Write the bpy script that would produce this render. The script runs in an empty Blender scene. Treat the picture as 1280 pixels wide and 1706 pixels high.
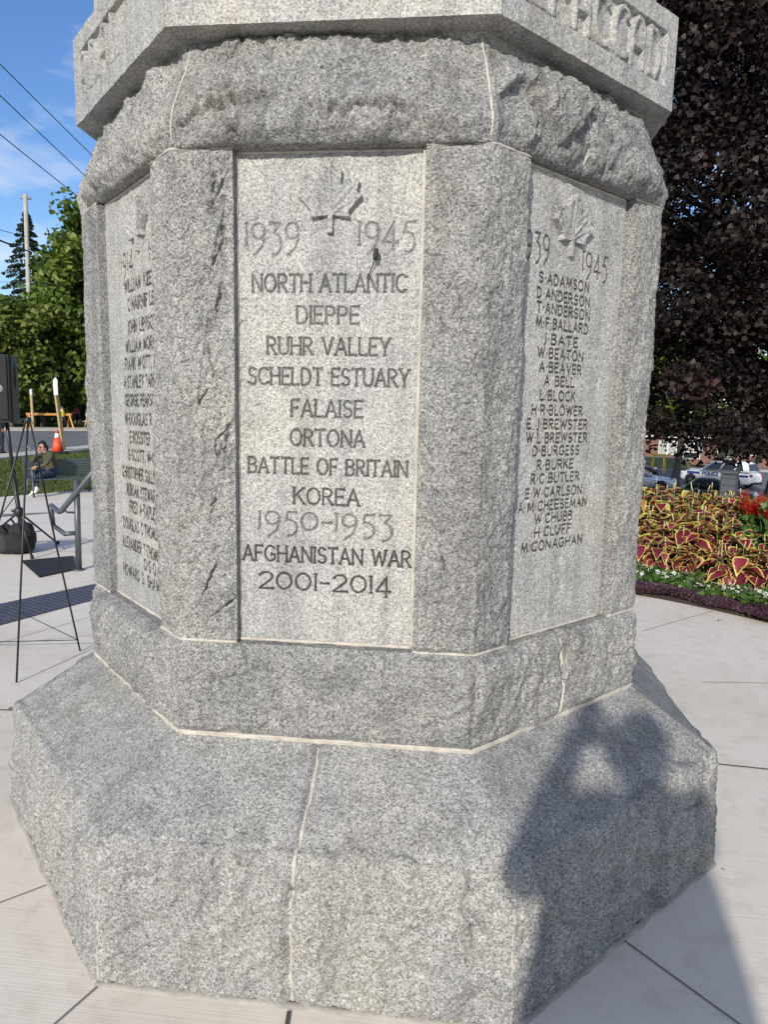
import bpy, bmesh, math, random
import numpy as np
from mathutils import Vector, Matrix
random.seed(7)
RNG = np.random.default_rng(11)
C = bpy.context.scene.collection
SC = bpy.context.scene
R = math.radians

# ------------------------------------------------------------------ camera
CAM = Vector((0.3729, -3.05141, 1.6)); YAW, PIT, ROL, FPX = -0.10283, 0.14162, 0.02143, 1130.22
_f = Vector((math.sin(YAW) * math.cos(PIT), math.cos(YAW) * math.cos(PIT), -math.sin(PIT)))
_r = Vector((math.cos(YAW), -math.sin(YAW), 0)); _u = _r.cross(_f)
_r2 = math.cos(ROL) * _r + math.sin(ROL) * _u
_u2 = -math.sin(ROL) * _r + math.cos(ROL) * _u
cd = bpy.data.cameras.new('camera'); cam = bpy.data.objects.new('camera', cd); C.objects.link(cam)
cam.matrix_world = Matrix(((_r2.x, _u2.x, -_f.x, CAM.x), (_r2.y, _u2.y, -_f.y, CAM.y), (_r2.z, _u2.z, -_f.z, CAM.z), (0, 0, 0, 1)))
cd.sensor_fit = 'VERTICAL'; cd.sensor_height = 36; cd.lens = FPX / 1706 * 36
cd.clip_start = 0.02; cd.clip_end = 3000
SC.camera = cam

# ------------------------------------------------------------------ light
SUN_AZ, SUN_EL = R(12), R(23)          # light travels towards +Y, turned 12 degrees to the right
w = bpy.data.worlds.new('World'); SC.world = w; w.use_nodes = True
nt = w.node_tree; nt.nodes.clear()
wo = nt.nodes.new('ShaderNodeOutputWorld'); bg = nt.nodes.new('ShaderNodeBackground')
sky = nt.nodes.new('ShaderNodeTexSky'); sky.sky_type = 'NISHITA'; sky.sun_disc = False
sky.sun_elevation = SUN_EL; sky.sun_rotation = R(180) + SUN_AZ
sky.air_density = 1.2; sky.dust_density = 0.05; sky.ozone_density = 4.0
tc = nt.nodes.new('ShaderNodeTexCoord'); mp = nt.nodes.new('ShaderNodeMapping')
mp.inputs['Scale'].default_value = (2.2, 2.2, 7.0); mp.inputs['Rotation'].default_value = (0.25, 0.1, 0)
nz = nt.nodes.new('ShaderNodeTexNoise'); nz.inputs['Scale'].default_value = 1.9; nz.inputs['Detail'].default_value = 7; nz.inputs['Roughness'].default_value = 0.55
rp = nt.nodes.new('ShaderNodeValToRGB'); rp.color_ramp.elements[0].position = 0.5; rp.color_ramp.elements[1].position = 0.82
mx = nt.nodes.new('ShaderNodeMix'); mx.data_type = 'RGBA'
mx.inputs[7].default_value = (7.0, 7.2, 7.8, 1)
L = nt.links
L.new(tc.outputs['Generated'], mp.inputs[0]); L.new(mp.outputs[0], nz.inputs[0]); L.new(nz.outputs[0], rp.inputs[0])
sat = nt.nodes.new('ShaderNodeHueSaturation'); sat.inputs['Hue'].default_value = 0.512; sat.inputs['Saturation'].default_value = 1.15; sat.inputs['Value'].default_value = 1.3
sx = nt.nodes.new('ShaderNodeSeparateXYZ'); L.new(tc.outputs['Generated'], sx.inputs[0])          # unseen cloud added behind the viewer to whiten the fill light
mr = nt.nodes.new('ShaderNodeMapRange'); mr.inputs[1].default_value = .05; mr.inputs[2].default_value = -.5; mr.inputs[3].default_value = 0; mr.inputs[4].default_value = .62; L.new(sx.outputs[1], mr.inputs[0])
ma = nt.nodes.new('ShaderNodeMath'); ma.operation = 'MAXIMUM'; L.new(rp.outputs[0], ma.inputs[0]); L.new(mr.outputs[0], ma.inputs[1]); L.new(ma.outputs[0], mx.inputs[0]); L.new(sky.outputs[0], sat.inputs['Color']); L.new(sat.outputs[0], mx.inputs[6]); L.new(mx.outputs[2], bg.inputs[0])
bg.inputs[1].default_value = 0.098; L.new(bg.outputs[0], wo.inputs[0])
sd = bpy.data.lights.new('sun', 'SUN'); sd.energy = 3.7; sd.angle = R(1.2); sd.color = (1.0, 0.94, 0.84)
sun = bpy.data.objects.new('sun', sd); C.objects.link(sun)
_d = Vector((math.sin(SUN_AZ) * math.cos(SUN_EL), math.cos(SUN_AZ) * math.cos(SUN_EL), -math.sin(SUN_EL)))
sun.rotation_euler = _d.to_track_quat('-Z', 'Y').to_euler(); sun.location = (-3, -14, 8)
SC.view_settings.view_transform = 'Standard'; SC.view_settings.look = 'None'
SC.view_settings.exposure = 0.45; SC.view_settings.gamma = 1.0

# ------------------------------------------------------------------ helpers
def ray(u, v):
    d = _f * FPX + _r2 * (u - 640) - _u2 * (v - 853)
    return d
def at(u, v, dist):                    # a point at a horizontal distance from the viewer
    d = ray(u, v); return CAM + d * (dist / math.hypot(d.x, d.y))
def gnd(u, v, z=0.0):                  # a point on a level surface
    d = ray(u, v); return CAM + d * ((z - CAM.z) / d.z)

def link(name, me, mats=(), parent=None, smooth=False):
    for m in (mats if isinstance(mats, (list, tuple)) else [mats]): me.materials.append(m)
    o = bpy.data.objects.new(name, me); C.objects.link(o)
    if parent is not None: o.parent = parent
    if smooth: me.polygons.foreach_set('use_smooth', np.ones(len(me.polygons), dtype=bool))
    return o
def arr_mesh(name, V, F, attrs=None, midx=None):
    """V (n,3), F (m,k) arrays; attrs: name -> per-vertex floats"""
    V = np.ascontiguousarray(V, dtype=np.float32); F = np.ascontiguousarray(F, dtype=np.int32)
    me = bpy.data.meshes.new(name); m, k = F.shape
    me.vertices.add(len(V)); me.vertices.foreach_set('co', V.ravel())
    me.loops.add(m * k); me.loops.foreach_set('vertex_index', F.ravel())
    me.polygons.add(m); me.polygons.foreach_set('loop_start', np.arange(0, m * k, k, dtype=np.int32))
    me.polygons.foreach_set('loop_total', np.full(m, k, dtype=np.int32))
    if midx is not None: me.polygons.foreach_set('material_index', np.ascontiguousarray(midx, dtype=np.int32))
    for a, val in (attrs or {}).items():
        at_ = me.attributes.new(a, 'FLOAT', 'POINT'); at_.data.foreach_set('value', np.ascontiguousarray(val, dtype=np.float32))
    me.update(calc_edges=True); me.validate()
    return me
def grid_faces(nv, nu, off=0):
    i = np.arange(nv - 1)[:, None] * nu + np.arange(nu - 1)[None, :] + off
    return np.stack([i, i + 1, i + nu + 1, i + nu], -1).reshape(-1, 4)

class MB:
    """collects simple solids into one mesh"""
    def __init__(s): s.v = []; s.f = []; s.m = []
    def add(s, vs, fs, mi=0):
        o = len(s.v); s.v += [tuple(p) for p in vs]
        for f in fs: s.f.append([i + o for i in f]); s.m.append(mi)
    def box(s, c, size, rz=0, mi=0, M=None, bev=0.0, taper=(1, 1)):
        sx, sy, sz = [k / 2 for k in size]
        T = Matrix.Translation(c) @ (M if M is not None else Matrix.Rotation(rz, 4, 'Z'))
        if bev <= 0:
            vs = [T @ Vector((x * (taper[0] if z > 0 else 1), y * (taper[1] if z > 0 else 1), z)) for z in (-sz, sz) for x, y in ((-sx, -sy), (sx, -sy), (sx, sy), (-sx, sy))]
            s.add(vs, [(3, 2, 1, 0), (4, 5, 6, 7), (0, 1, 5, 4), (1, 2, 6, 5), (2, 3, 7, 6), (3, 0, 4, 7)], mi); return
        b = min(bev, sx * .9, sy * .9, sz * .9)
        rings = []
        for z, i in ((-sz, b), (-sz + b, 0), (sz - b, 0), (sz, b)):
            t0, t1 = (taper if z > 0 else (1, 1))
            x, y = (sx - i) * t0, (sy - i) * t1; q = b if i == 0 else b * .4
            rings.append([(x - q, -y), (x, -y + q), (x, y - q), (x - q, y), (-x + q, y), (-x, y - q), (-x, -y + q), (-x + q, -y)])
        zs = (-sz, -sz + b, sz - b, sz)
        vs = [T @ Vector((p[0], p[1], zs[k])) for k in range(4) for p in rings[k]]
        fs = [tuple(range(7, -1, -1)), tuple(range(24, 32))]
        for k in range(3):
            for j in range(8): fs.append((k * 8 + j, k * 8 + (j + 1) % 8, k * 8 + 8 + (j + 1) % 8, k * 8 + 8 + j))
        s.add(vs, fs, mi)
    def tube(s, pts, rad, n=8, mi=0, cap=True):
        pts = [Vector(p) for p in pts]; N = len(pts)
        rads = rad if isinstance(rad, (list, tuple)) else [rad] * N
        vs = []; up = None
        for i, p in enumerate(pts):
            t = (pts[min(i + 1, N - 1)] - pts[max(i - 1, 0)]).normalized()
            if up is None:
                up = Vector((0, 0, 1)) if abs(t.z) < .9 else Vector((1, 0, 0))
            a = t.cross(up)
            if a.length < 1e-5: a = t.orthogonal()
            a.normalize(); b = a.cross(t).normalized(); up = b
            for k in range(n):
                th = 2 * math.pi * k / n
                vs.append(p + (a * math.cos(th) + b * math.sin(th)) * rads[i])
        fs = []
        for i in range(N - 1):
            for k in range(n): fs.append((i * n + k, i * n + (k + 1) % n, (i + 1) * n + (k + 1) % n, (i + 1) * n + k))
        if cap: fs += [tuple(range(n - 1, -1, -1)), tuple(range((N - 1) * n, N * n))]
        s.add(vs, fs, mi)
    def lathe(s, prof, c=(0, 0, 0), n=20, mi=0, M=None):
        T = Matrix.Translation(c) @ (M if M is not None else Matrix.Identity(4))
        vs = [T @ Vector((r * math.cos(2 * math.pi * k / n), r * math.sin(2 * math.pi * k / n), z)) for r, z in prof for k in range(n)]
        fs = [(i * n + k, i * n + (k + 1) % n, (i + 1) * n + (k + 1) % n, (i + 1) * n + k) for i in range(len(prof) - 1) for k in range(n)]
        fs += [tuple(range(n - 1, -1, -1)), tuple(range((len(prof) - 1) * n, len(prof) * n))]
        s.add(vs, fs, mi)
    def build(s, name, mats, parent=None, smooth=False):
        me = bpy.data.meshes.new(name); me.from_pydata(s.v, [], s.f); me.update()
        me.polygons.foreach_set('material_index', np.array(s.m, dtype=np.int32))
        return link(name, me, mats, parent, smooth)

def tag(o, label=None, cat=None, group=None, kind=None):
    if label: o['label'] = label
    if cat: o['category'] = cat
    if group: o['group'] = group
    if kind: o['kind'] = kind
    return o
def empty(name, loc=(0, 0, 0), rz=0.0):
    o = bpy.data.objects.new(name, None); C.objects.link(o); o.location = loc; o.rotation_euler = (0, 0, rz)
    o.empty_display_size = 0.2
    return o
def dup(o, loc, rz=0.0, scale=None, label=None):
    r = o.copy(); C.objects.link(r); r.location = loc; r.rotation_euler = (0, 0, rz)
    if scale: r.scale = (scale, scale, scale) if not isinstance(scale, tuple) else scale
    if label: r['label'] = label
    for ch in list(o.children):
        c = ch.copy(); C.objects.link(c); c.parent = r
        for g in list(ch.children):
            d = g.copy(); C.objects.link(d); d.parent = c
    return r

# ---- noise (numpy)
def _h(ix, iy, iz, s):
    h = (ix.astype(np.int64) * 374761393 + iy.astype(np.int64) * 668265263 + iz.astype(np.int64) * 2147483647 + s * 974711) & 0xFFFFFFFF
    h = ((h ^ (h >> 13)) * 1274126177) & 0xFFFFFFFF
    h = ((h ^ (h >> 16)) * 2246822519) & 0xFFFFFFFF
    return ((h ^ (h >> 15)) & 0xFFFFFF) / float(0xFFFFFF)
def vnoise(P, s=0):
    P = np.asarray(P, dtype=np.float64); i = np.floor(P); f = P - i; f = f * f * f * (f * (f * 6 - 15) + 10)
    ix, iy, iz = i[..., 0], i[..., 1], i[..., 2]; x, y, z = f[..., 0], f[..., 1], f[..., 2]
    r = 0
    for dx in (0, 1):
        for dy in (0, 1):
            for dz in (0, 1):
                r = r + _h(ix + dx, iy + dy, iz + dz, s) * (x if dx else 1 - x) * (y if dy else 1 - y) * (z if dz else 1 - z)
    return r * 2 - 1
def fbm(P, sc, octv=4, s=0, g=0.5):
    P = np.asarray(P); r = 0; a = 1.0
    for k in range(octv): r = r + a * vnoise(P * sc + 17.3 * k, s + k); sc *= 2.03; a *= g
    return r
def worley(P, sc, s=0):
    P = np.asarray(P) * sc; i = np.floor(P); best = np.full(P.shape[:-1], 9.0)
    for dx in (-1, 0, 1):
        for dy in (-1, 0, 1):
            for dz in (-1, 0, 1):
                cx, cy, cz = i[..., 0] + dx, i[..., 1] + dy, i[..., 2] + dz
                d = (cx + _h(cx, cy, cz, s) - P[..., 0]) ** 2 + (cy + _h(cx, cy, cz, s + 5) - P[..., 1]) ** 2 + (cz + _h(cx, cy, cz, s + 9) - P[..., 2]) ** 2
                best = np.minimum(best, d)
    return np.sqrt(best)
def sstep(a, b, x):
    t = np.clip((x - a) / (b - a), 0, 1); return t * t * (3 - 2 * t)

# ------------------------------------------------------------------ materials
def nodemat(name):
    m = bpy.data.materials.new(name); m.use_nodes = True; t = m.node_tree
    return m, t, t.nodes['Principled BSDF']
def N(t, typ, **kw):
    n = t.nodes.new(typ)
    for k, v in kw.items():
        if k in n.inputs: n.inputs[k].default_value = v
        else: setattr(n, k, v)
    return n
def ramp(t, stops, interp='LINEAR'):
    r = t.nodes.new('ShaderNodeValToRGB'); r.color_ramp.interpolation = interp
    e = r.color_ramp.elements
    while len(e) < len(stops): e.new(0.5)
    for k, (p, c) in enumerate(stops):
        e[k].position = p; e[k].color = (*c, 1) if len(c) == 3 else c
    return r
def mixc(t, fac, a, b, mode='MIX'):
    n = t.nodes.new('ShaderNodeMix'); n.data_type = 'RGBA'; n.blend_type = mode
    for s, x in ((0, fac), (6, a), (7, b)):
        if isinstance(x, bpy.types.NodeSocket): t.links.new(x, n.inputs[s])
        elif isinstance(x, (int, float)): n.inputs[s].default_value = x
        else: n.inputs[s].default_value = (*x, 1)
    return n.outputs[2]
def flat(name, col, rough=0.6, metal=0.0, var=0.12, scale=8.0, bump=0.0, bscale=60.0, spec=0.5):
    """one plain coating or material with a little uneven tone and wear"""
    m, t, b = nodemat(name)
    g = N(t, 'ShaderNodeTexCoord'); n = N(t, 'ShaderNodeTexNoise', Scale=scale, Detail=5.0)
    t.links.new(g.outputs['Object'], n.inputs[0])
    r = ramp(t, [(0.25, tuple(c * (1 - var) for c in col)), (0.75, tuple(min(1, c * (1 + var)) for c in col))])
    t.links.new(n.outputs[0], r.inputs[0]); t.links.new(r.outputs[0], b.inputs['Base Color'])
    b.inputs['Roughness'].default_value = rough; b.inputs['Metallic'].default_value = metal
    b.inputs['Specular IOR Level'].default_value = spec
    if bump > 0:
        n2 = N(t, 'ShaderNodeTexNoise', Scale=bscale, Detail=4.0); t.links.new(g.outputs['Object'], n2.inputs[0])
        bp = N(t, 'ShaderNodeBump', Strength=bump, Distance=0.01); t.links.new(n2.outputs[0], bp.inputs['Height']); t.links.new(bp.outputs[0], b.inputs['Normal'])
    return m
def granite(name, light, contrast=1.0, cell=165.0, bump=0.25, warm=0.35, ink=False, mottle=.3):
    m, t, b = nodemat(name); k = t.links.new
    g = N(t, 'ShaderNodeNewGeometry'); pos = g.outputs['Position']
    wob = N(t, 'ShaderNodeTexNoise', Scale=cell * .9, Detail=2.0); k(pos, wob.inputs[0])
    sc = N(t, 'ShaderNodeVectorMath', operation='SCALE'); sc.inputs['Scale'].default_value = 0.006
    sub = N(t, 'ShaderNodeVectorMath', operation='SUBTRACT'); sub.inputs[1].default_value = (.5, .5, .5)
    k(wob.outputs['Color'], sub.inputs[0]); k(sub.outputs[0], sc.inputs[0])
    ad = N(t, 'ShaderNodeVectorMath', operation='ADD'); k(pos, ad.inputs[0]); k(sc.outputs[0], ad.inputs[1])
    v1 = N(t, 'ShaderNodeTexVoronoi', Scale=cell); k(ad.outputs[0], v1.inputs['Vector'])
    v2 = N(t, 'ShaderNodeTexVoronoi', Scale=cell * 2.3); k(ad.outputs[0], v2.inputs['Vector'])
    s1 = N(t, 'ShaderNodeSeparateColor'); k(v1.outputs['Color'], s1.inputs[0])
    s2 = N(t, 'ShaderNodeSeparateColor'); k(v2.outputs['Color'], s2.inputs[0])
    def tone(x): return tuple(max(0.012, light * (1 + (x - 1) * contrast)) * c for c in (1.0, 0.992, 0.965))
    st = [(0.0, tuple(q * .9 for q in tone(.10))), (0.11, tone(.30)), (0.27, tone(.72)), (0.5, tone(1.0)), (0.72, tone(1.28)), (0.9, tone(1.72))]
    r1 = ramp(t, st, 'CONSTANT'); k(s1.outputs[0], r1.inputs[0])
    r2 = ramp(t, [(0.0, tone(.22)), (0.16, tone(.85)), (0.5, tone(1.1)), (0.85, tone(1.5))], 'CONSTANT'); k(s2.outputs[1], r2.inputs[0])
    col = mixc(t, 0.42, r1.outputs[0], r2.outputs[0])
    n1 = N(t, 'ShaderNodeTexNoise', Scale=2.6, Detail=6.0, Roughness=0.62); k(pos, n1.inputs[0])
    w1 = ramp(t, [(0.38, (0.80, 0.81, 0.84)), (0.5, (1.0, 1.0, 1.0)), (0.66, (1.12, 1.08, 0.98))]); k(n1.outputs[0], w1.inputs[0])
    col = mixc(t, warm * 1.6, col, w1.outputs[0], 'MULTIPLY')
    n2 = N(t, 'ShaderNodeTexNoise', Scale=11.0, Detail=5.0); k(pos, n2.inputs[0])
    w2 = ramp(t, [(0.36, (0.66, 0.67, 0.71)), (0.52, (1, 1, 1))]); k(n2.outputs[0], w2.inputs[0])
    col = mixc(t, mottle, col, w2.outputs[0], 'MULTIPLY')
    oi = N(t, 'ShaderNodeObjectInfo'); w0 = ramp(t, [(0, (.87, .875, .885)), (1, (1.09, 1.08, 1.05))]); k(oi.outputs['Random'], w0.inputs[0])
    col = mixc(t, 1.0, col, w0.outputs[0], 'MULTIPLY')
    ms_ = N(t, 'ShaderNodeMapping'); ms_.inputs['Scale'].default_value = (13, 13, 1.1); k(pos, ms_.inputs[0]); n5 = N(t, 'ShaderNodeTexNoise', Scale=1.0, Detail=5.0); k(ms_.outputs[0], n5.inputs[0])
    w5 = ramp(t, [(.36, (.70, .69, .67)), (.50, (1, 1, 1)), (.70, (1.07, 1.06, 1.03))]); k(n5.outputs[0], w5.inputs[0]); col = mixc(t, .6, col, w5.outputs[0], 'MULTIPLY')
    if ink:
        a = N(t, 'ShaderNodeAttribute', attribute_name='ink')
        n3 = N(t, 'ShaderNodeTexNoise', Scale=170.0, Detail=3.0); k(pos, n3.inputs[0])
        w3 = ramp(t, [(0.3, (0.72, 0.72, 0.72)), (0.56, (1, 1, 1))]); k(n3.outputs[0], w3.inputs[0])
        mu = N(t, 'ShaderNodeMath', operation='MULTIPLY'); k(a.outputs['Fac'], mu.inputs[0]); k(w3.outputs[0], mu.inputs[1])
        col = mixc(t, mu.outputs[0], col, (0.028, 0.027, 0.026))
    k(col, b.inputs['Base Color']); b.inputs['Roughness'].default_value = 0.82; b.inputs['Specular IOR Level'].default_value = 0.35
    nb = N(t, 'ShaderNodeTexNoise', Scale=cell * .8, Detail=4.0, Roughness=.65); k(pos, nb.inputs[0])
    bp = N(t, 'ShaderNodeBump', Strength=bump, Distance=0.006); k(nb.outputs[0], bp.inputs['Height']); k(bp.outputs[0], b.inputs['Normal'])
    return m
G_ROUGH = granite('granite_rock_faced', 0.31, 1.02, 230.0, 1.0, 0.26, mottle=.5)
G_BASE = granite('granite_axed', 0.31, 0.95, 240.0, 0.6, 0.32, mottle=.3)
G_PANEL = granite('granite_honed', 0.36, 0.85, 265.0, 0.25, 0.4, ink=True)
G_CORN = granite('granite_cornice', 0.37, 0.8, 240.0, 0.35, 0.7)
MORTAR = flat('lime_mortar', (0.43, 0.40, 0.35), 0.9, var=.25, scale=22, bump=.5, bscale=150)
SEAL = flat('joint_sealant', (0.30, 0.28, 0.25), 0.85, var=.25, scale=14, bump=.5)
# ------------------------------------------------------------------ stroke lettering
def arc(cx, cy, rx, ry, a0, a1, n=10):
    return [(cx + rx * math.cos(R(a0 + (a1 - a0) * k / n)), cy + ry * math.sin(R(a0 + (a1 - a0) * k / n))) for k in range(n + 1)]
GL = {
 'A': (.62, [[(0, 0), (.31, 1), (.62, 0)], [(.11, .34), (.51, .34)]]),
 'B': (.50, [[(0, 0), (0, 1), (.24, 1)] + arc(.24, .77, .22, .23, 90, -90) + [(0, .54)], [(0, .54), (.26, .54)] + arc(.26, .27, .24, .27, 90, -90) + [(0, 0)]]),
 'C': (.60, [arc(.34, .5, .34, .5, 48, 312, 16)]),
 'D': (.56, [[(0, 0), (0, 1), (.18, 1)] + arc(.18, .5, .38, .5, 90, -90, 14) + [(0, 0)]]),
 'E': (.44, [[(.44, 1), (0, 1), (0, 0), (.44, 0)], [(0, .52), (.36, .52)]]),
 'F': (.42, [[(.42, 1), (0, 1), (0, 0)], [(0, .52), (.34, .52)]]),
 'G': (.64, [arc(.34, .5, .34, .5, 48, 300, 16) + [(.62, .14), (.62, .46), (.40, .46)]]),
 'H': (.56, [[(0, 0), (0, 1)], [(.56, 0), (.56, 1)], [(0, .52), (.56, .52)]]),
 'I': (.04, [[(.02, 0), (.02, 1)]]),
 'J': (.26, [[(.24, 1), (.24, .06)] + arc(.06, .06, .18, .2, 0, -80, 5)]),
 'K': (.54, [[(0, 0), (0, 1)], [(.5, 1), (0, .42)], [(.16, .6), (.54, 0)]]),
 'L': (.42, [[(0, 1), (0, 0), (.42, 0)]]),
 'M': (.72, [[(0, 0), (.09, 1), (.36, .12), (.63, 1), (.72, 0)]]),
 'N': (.58, [[(0, 0), (0, 1), (.58, 0), (.58, 1)]]),
 'O': (.68, [arc(.34, .5, .34, .5, 0, 360, 22)]),
 'P': (.48, [[(0, 0), (0, 1), (.22, 1)] + arc(.22, .74, .25, .26, 90, -90) + [(0, .48)]]),
 'Q': (.68, [arc(.34, .5, .34, .5, 0, 360, 22), [(.42, .24), (.66, -.08)]]),
 'R': (.52, [[(0, 0), (0, 1), (.22, 1)] + arc(.22, .75, .25, .25, 90, -90) + [(0, .5)], [(.2, .5), (.52, 0)]]),
 'S': (.48, [arc(.25, .75, .21, .25, 35, 270, 10) + arc(.25, .25, .23, .25, 90, -145, 10)]),
 'T': (.54, [[(0, 1), (.54, 1)], [(.27, 1), (.27, 0)]]),
 'U': (.56, [[(0, 1), (0, .3)] + arc(.28, .3, .28, .3, 180, 360, 12) + [(.56, 1)]]),
 'V': (.60, [[(0, 1), (.30, 0), (.60, 1)]]),
 'W': (.86, [[(0, 1), (.22, 0), (.43, .9), (.64, 0), (.86, 1)]]),
 'X': (.54, [[(0, 1), (.54, 0)], [(0, 0), (.54, 1)]]),
 'Y': (.56, [[(0, 1), (.28, .48), (.56, 1)], [(.28, .48), (.28, 0)]]),
 'Z': (.52, [[(0, 1), (.52, 1), (0, 0), (.52, 0)]]),
 '·': (.08, [[(.04, .5), (.041, .5)]]), '.': (.08, [[(.04, .03), (.041, .03)]]), ',': (.1, [[(.06, .04), (.02, -.16)]]),
 '-': (.34, [[(0, .46), (.34, .46)]]), ' ': (.26, []),
 # old-style figures: 3 4 5 9 hang below the line
 '0': (.62, [arc(.31, .5, .31, .5, 0, 360, 20)]),
 '1': (.06, [[(.03, 0), (.03, 1)]]),
 '2': (.56, [arc(.28, .72, .27, .28, 160, -30, 9) + [(.0, 0), (.58, 0)]]),
 '3': (.50, [[(.02, 1), (.46, 1), (.2, .55)] + arc(.18, .05, .33, .5, 80, -95, 10)]),
 '4': (.58, [[(.58, .12), (0, .12), (.42, 1), (.42, -.2)]]),
 '5': (.50, [[(.48, 1), (.14, 1), (.08, .52)] + arc(.18, .1, .33, .46, 95, -95, 10)]),
 '9': (.56, [arc(.28, .64, .27, .36, 0, 360, 16), [(.55, .64), (.54, .3), (.42, -.1), (.14, -.42)]]),
}
def layout(text, width, h, anchor='c', x=0.0, y=0.0, track=.19, serif=0):
    """strokes for one line; (x,y) is the anchor at mid cap height"""
    xs = 0; items = []
    for ch in text:
        g = GL[ch]; items.append((xs, g)); xs += g[0] + track
    tot = xs - track; sx = (width / tot) if width else h
    x0 = x - (tot * sx / 2 if anchor == 'c' else 0 if anchor == 'l' else tot * sx)
    out = []
    for ox, g in items:
        for pl in g[1]:
            q = [(x0 + (ox + px) * sx, y + (py - .5) * h) for px, py in pl]; out.append(q)
            if serif and len(pl) > 1 and (q[0] != q[-1]) and abs(q[0][1] - q[1][1]) + abs(q[0][0] - q[1][0]) > h * .1:
                for a, b in ((q[0], q[1]), (q[-1], q[-2])):          # a small flare at free ends
                    dx, dy = b[0] - a[0], b[1] - a[1]; n_ = math.hypot(dx, dy); k = serif * h
                    if abs(dy) > abs(dx): out.append([(a[0] - k, a[1]), (a[0] + k, a[1])])
                    else: out.append([(a[0], a[1] - k * .8), (a[0], a[1] + k * .8)])
    return out
def stroke_dist(U, V, strokes, reach):
    """distance from every grid point to the nearest stroke (U ascending in axis 1, V in axis 0)"""
    D = np.full(U.shape, 9.0); u0, v0 = U[0, 0], V[0, 0]; du = U[0, 1] - U[0, 0]; dv = V[1, 0] - V[0, 0]
    for pl in strokes:
        for (x0, y0), (x1, y1) in zip(pl[:-1], pl[1:]):
            a = max(0, int((min(x0, x1) - reach - u0) / du)); b = min(U.shape[1], int((max(x0, x1) + reach - u0) / du) + 2)
            c = max(0, int((min(y0, y1) - reach - v0) / dv)); d = min(U.shape[0], int((max(y0, y1) + reach - v0) / dv) + 2)
            if a >= b or c >= d: continue
            X = U[c:d, a:b]; Y = V[c:d, a:b]; lx, ly = x1 - x0, y1 - y0; l2 = lx * lx + ly * ly + 1e-12
            t = np.clip(((X - x0) * lx + (Y - y0) * ly) / l2, 0, 1)
            D[c:d, a:b] = np.minimum(D[c:d, a:b], np.hypot(X - x0 - t * lx, Y - y0 - t * ly))
    return D

# ------------------------------------------------------------------ the memorial
R0 = 1.122
OCT = [(-.447, -1.122), (.447, -1.122), (1.048, -.522), (1.048, .372), (.447, .973), (-.447, .973), (-1.048, .372), (-1.048, -.522)]
OCT = [np.array(p) for p in OCT]; CEN = np.array([0, -.0745])
def face(i):                                   # corner A, corner B (left to right seen from outside), tangent, normal, length
    A, B = OCT[i % 8], OCT[(i + 1) % 8]; t = (B - A); l = np.linalg.norm(t); t = t / l
    return A, B, t, np.array([t[1], -t[0]]), l
VIS = (0, 1, 7)                                # faces seen: front, right, left
def bis(i):                                    # outward direction at corner i
    n0 = face(i - 1)[3]; n1 = face(i)[3]; b = n0 + n1; b = b / np.linalg.norm(b); return b / (b @ n0)
memorial = tag(empty('war_memorial', (0, 0, 0)), 'grey granite octagonal war memorial with engraved names, standing on the pale plaza', 'monument')

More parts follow.
